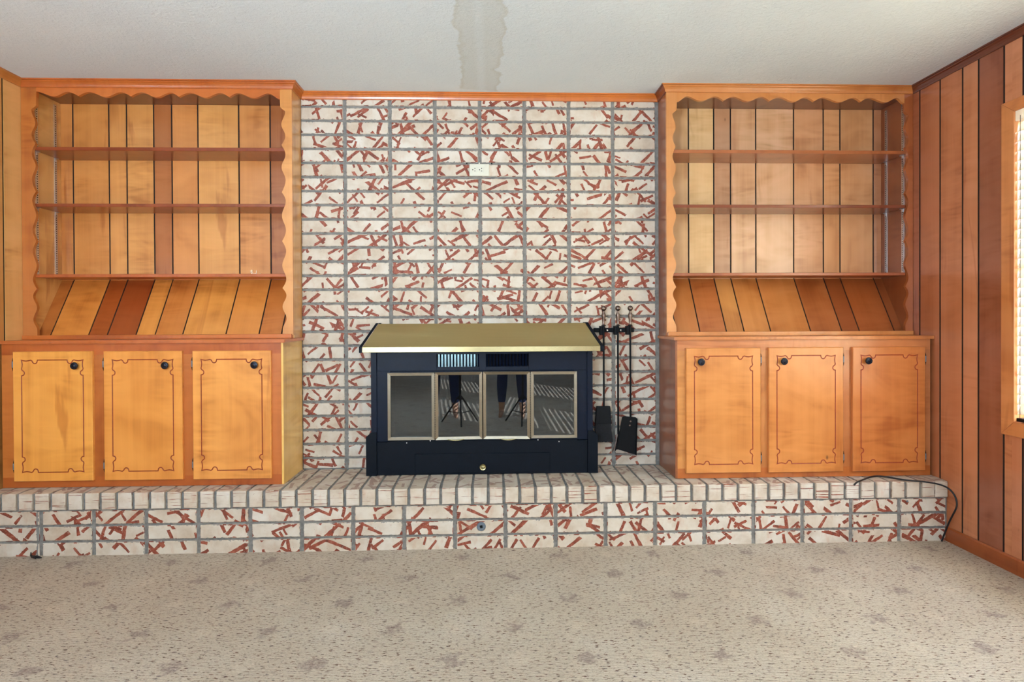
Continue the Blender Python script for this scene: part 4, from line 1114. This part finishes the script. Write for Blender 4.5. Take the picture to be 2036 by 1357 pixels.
# ---------------------------------------------------------------- behind the camera: tripod and photographer (seen mirrored in the glass doors)
tp = thing('tripod', (CAM.x, CAM.y - 0.03, 0.0), 'black camera tripod on the carpet facing the fireplace, seen mirrored in its glass', 'tripod')
tx, ty = CAM.x, CAM.y - 0.05
MB().lathe([(0.013, 0.26), (0.013, 0.70), (0.010, 0.705), (0.010, 1.06), (0.022, 1.065), (0.022, 1.085)], (tx, ty, 0), 'z', 14).build('column', CORD, tp, smooth=True)
MB().lathe([(0.012, 0.0), (0.024, 0.005), (0.024, 0.045), (0.012, 0.05)], (tx, ty, 0.265), 'z', 14).build('collar', CORD, tp, smooth=True)
for a in (90, 210, 330):
    c, s2 = math.cos(math.radians(a)), math.sin(math.radians(a))
    MB().tube([(tx + 0.02 * c, ty + 0.02 * s2, 0.30), (tx + 0.23 * c, ty + 0.23 * s2, 0.012)], 0.009, 8).build('leg', CORD, tp)
    MB().tube([(tx + 0.012 * c, ty + 0.012 * s2, 0.12), (tx + 0.14 * c, ty + 0.14 * s2, 0.135)], 0.005, 6).build('brace', CORD, tp)
cm = thing('photo_camera', (tx, ty, 1.086), 'small black photo camera mounted on the tripod', 'camera')
MB().box(tx - 0.065, tx + 0.065, ty - 0.045, ty + 0.0, 1.087, 1.185).box(tx - 0.022, tx + 0.022, ty - 0.04, ty - 0.01, 1.185, 1.205).build('camera_body', CORD, cm, bevel=0.008)
MB().lathe([(0.034, 0.0), (0.036, 0.018), (0.038, 0.034), (0.032, 0.035), (0.026, 0.028)], (tx, ty, 1.135), 'y', 24).build('lens', CORD, cm, smooth=True)

def skin_mesh(name, pts, edges, mat, parent, root=0, lv=2):
    """pts: (x, y, z, radius) joints; edges: index pairs; grown into one smooth surface"""
    org = ORG[parent.name]
    me = bpy.data.meshes.new(name)
    me.from_pydata([tuple(Vector(p[:3]) - org) for p in pts], edges, [])
    o = bpy.data.objects.new(name, me); C.objects.link(o)
    o.modifiers.new('skin', 'SKIN').use_smooth_shade = True
    for i, p in enumerate(pts):
        v = me.skin_vertices[0].data[i]
        r = p[3] if isinstance(p[3], tuple) else (p[3], p[3])
        v.radius = r; v.use_root = (i == root)
    sb = o.modifiers.new('sub', 'SUBSURF'); sb.levels = lv; sb.render_levels = lv
    dg = bpy.context.evaluated_depsgraph_get()
    m2 = bpy.data.meshes.new_from_object(o.evaluated_get(dg))
    m2.materials.clear(); m2.materials.append(mat)
    for pl in m2.polygons: pl.use_smooth = True
    o.modifiers.clear(); o.data = m2; o.parent = parent
    ORG[o.name] = org
    return o
SKIN = simple('skin', S(206, 160, 132), 0.5, 0, 20, 0.06)
JEAN = simple('dark_blue_leggings', S(36, 58, 108), 0.7, 0, 50, 0.25)
SHIRT = simple('dark_jersey', S(40, 42, 48), 0.85, 0, 40, 0.1)
HAIR = simple('dark_hair', S(48, 34, 26), 0.6, 0, 120, 0.3)
px, py = 0.925, -4.02
pe = thing('person', (px, py, 0.0), 'person in dark blue leggings standing barefoot behind the camera tripod', 'person')
P_ = []; E_ = []
def jn(x, y, z, r, par=None):
    P_.append((px + x, py + y, z, r))
    if par is not None: E_.append((par, len(P_) - 1))
    return len(P_) - 1
pel = jn(0, 0, 0.93, (0.135, 0.10))
ab = jn(0, 0.005, 1.08, (0.120, 0.085), pel); ch = jn(0, 0, 1.26, (0.145, 0.100), ab); st_ = jn(0, -0.005, 1.39, (0.085, 0.070), ch)
nk = jn(0, 0.005, 1.46, (0.050, 0.052), st_); h0 = jn(0, 0.015, 1.535, (0.058, 0.072), nk); h1 = jn(0, 0.010, 1.605, (0.074, 0.092), h0); h2 = jn(0, 0.005, 1.665, (0.064, 0.080), h1)
for sx in (-1, 1):
    hp = jn(sx * 0.085, 0, 0.86, (0.085, 0.090), pel); kn = jn(sx * 0.110, 0.02, 0.49, (0.052, 0.058), hp)
    cf = jn(sx * 0.118, -0.005, 0.36, (0.052, 0.060), kn); an = jn(sx * 0.125, -0.01, 0.085, (0.032, 0.036), cf)
    he = jn(sx * 0.125, -0.012, 0.045, (0.034, 0.034), an)
    ft = jn(sx * 0.130, 0.09, 0.030, (0.038, 0.026), he); te = jn(sx * 0.134, 0.155, 0.018, (0.036, 0.014), ft)
    sh_ = jn(sx * 0.165, -0.005, 1.365, (0.052, 0.050), st_); el = jn(sx * 0.215, -0.03, 1.09, (0.038, 0.038), sh_)
    wr_ = jn(sx * 0.225, 0.04, 0.86, (0.024, 0.028), el); pa = jn(sx * 0.222, 0.058, 0.79, (0.018, 0.040), wr_)
    for k, (dy, L) in enumerate(((-0.030, 0.068), (-0.010, 0.082), (0.012, 0.088), (0.033, 0.078))):
        b0 = jn(sx * 0.220, 0.062 + dy, 0.755, 0.0095, pa)
        b1 = jn(sx * 0.215, 0.066 + dy * 1.05, 0.755 - L * 0.5, 0.0088, b0); jn(sx * 0.203, 0.068 + dy * 1.05, 0.755 - L, 0.0075, b1)
    t0 = jn(sx * 0.212, 0.098, 0.795, 0.0105, pa); t1 = jn(sx * 0.205, 0.112, 0.765, 0.0098, t0); jn(sx * 0.198, 0.115, 0.738, 0.008, t1)
skin_mesh('body', P_, E_, SKIN, pe)
lp = [(px, py, 0.96, (0.150, 0.115))]; le = []
for sx in (-1, 1):
    k0 = len(lp)
    lp += [(px + sx * 0.088, py, 0.85, (0.098, 0.102)), (px + sx * 0.110, py + 0.02, 0.49, (0.062, 0.067)), (px + sx * 0.118, py - 0.005, 0.36, (0.061, 0.069)), (px + sx * 0.124, py - 0.01, 0.14, (0.041, 0.045))]
    le += [(0, k0), (k0, k0 + 1), (k0 + 1, k0 + 2), (k0 + 2, k0 + 3)]
skin_mesh('leggings', lp, le, JEAN, pe)
sp_ = [(px, py, 0.86, (0.172, 0.140)), (px, py, 1.10, (0.138, 0.105)), (px, py, 1.26, (0.160, 0.118)), (px, py - 0.005, 1.385, (0.100, 0.086))]; se = [(0, 1), (1, 2), (2, 3)]
for sx in (-1, 1):
    k0 = len(sp_)
    sp_ += [(px + sx * 0.165, py - 0.005, 1.37, (0.064, 0.062)), (px + sx * 0.205, py - 0.025, 1.16, (0.054, 0.054))]
    se += [(3, k0), (k0, k0 + 1)]
skin_mesh('shirt', sp_, se, SHIRT, pe)
hz_ = [(px, py - 0.03, 1.69, (0.078, 0.088)), (px, py - 0.055, 1.60, (0.084, 0.070)), (px, py - 0.065, 1.50, (0.062, 0.040)), (px, py - 0.07, 1.38, (0.045, 0.025))]
skin_mesh('hair', hz_, [(0, 1), (1, 2), (2, 3)], HAIR, pe)
EYE = simple('eye', S(30, 24, 20), 0.2, 0, 10, 0.05); LIP = simple('lip', S(170, 96, 88), 0.5, 0, 30, 0.05)
for sx in (-1, 1):
    MB().lathe([(0.0002, -0.009), (0.008, -0.005), (0.010, 0.0), (0.008, 0.005), (0.0002, 0.009)], (px + sx * 0.030, py + 0.088, 1.605), 'y', 12).build('eye', EYE, pe, smooth=True)
    skin_mesh('ear', [(px + sx * 0.074, py - 0.005, 1.62, (0.008, 0.014)), (px + sx * 0.076, py - 0.002, 1.585, (0.006, 0.010))], [(0, 1)], SKIN, pe, lv=1)
skin_mesh('nose', [(px, py + 0.092, 1.600, 0.009), (px, py + 0.106, 1.573, (0.013, 0.010))], [(0, 1)], SKIN, pe, lv=1)
MB().tube([(px - 0.022, py + 0.084, 1.545), (px, py + 0.092, 1.543), (px + 0.022, py + 0.084, 1.545)], [0.002, 0.0055, 0.002], 8).build('mouth', LIP, pe, smooth=True)
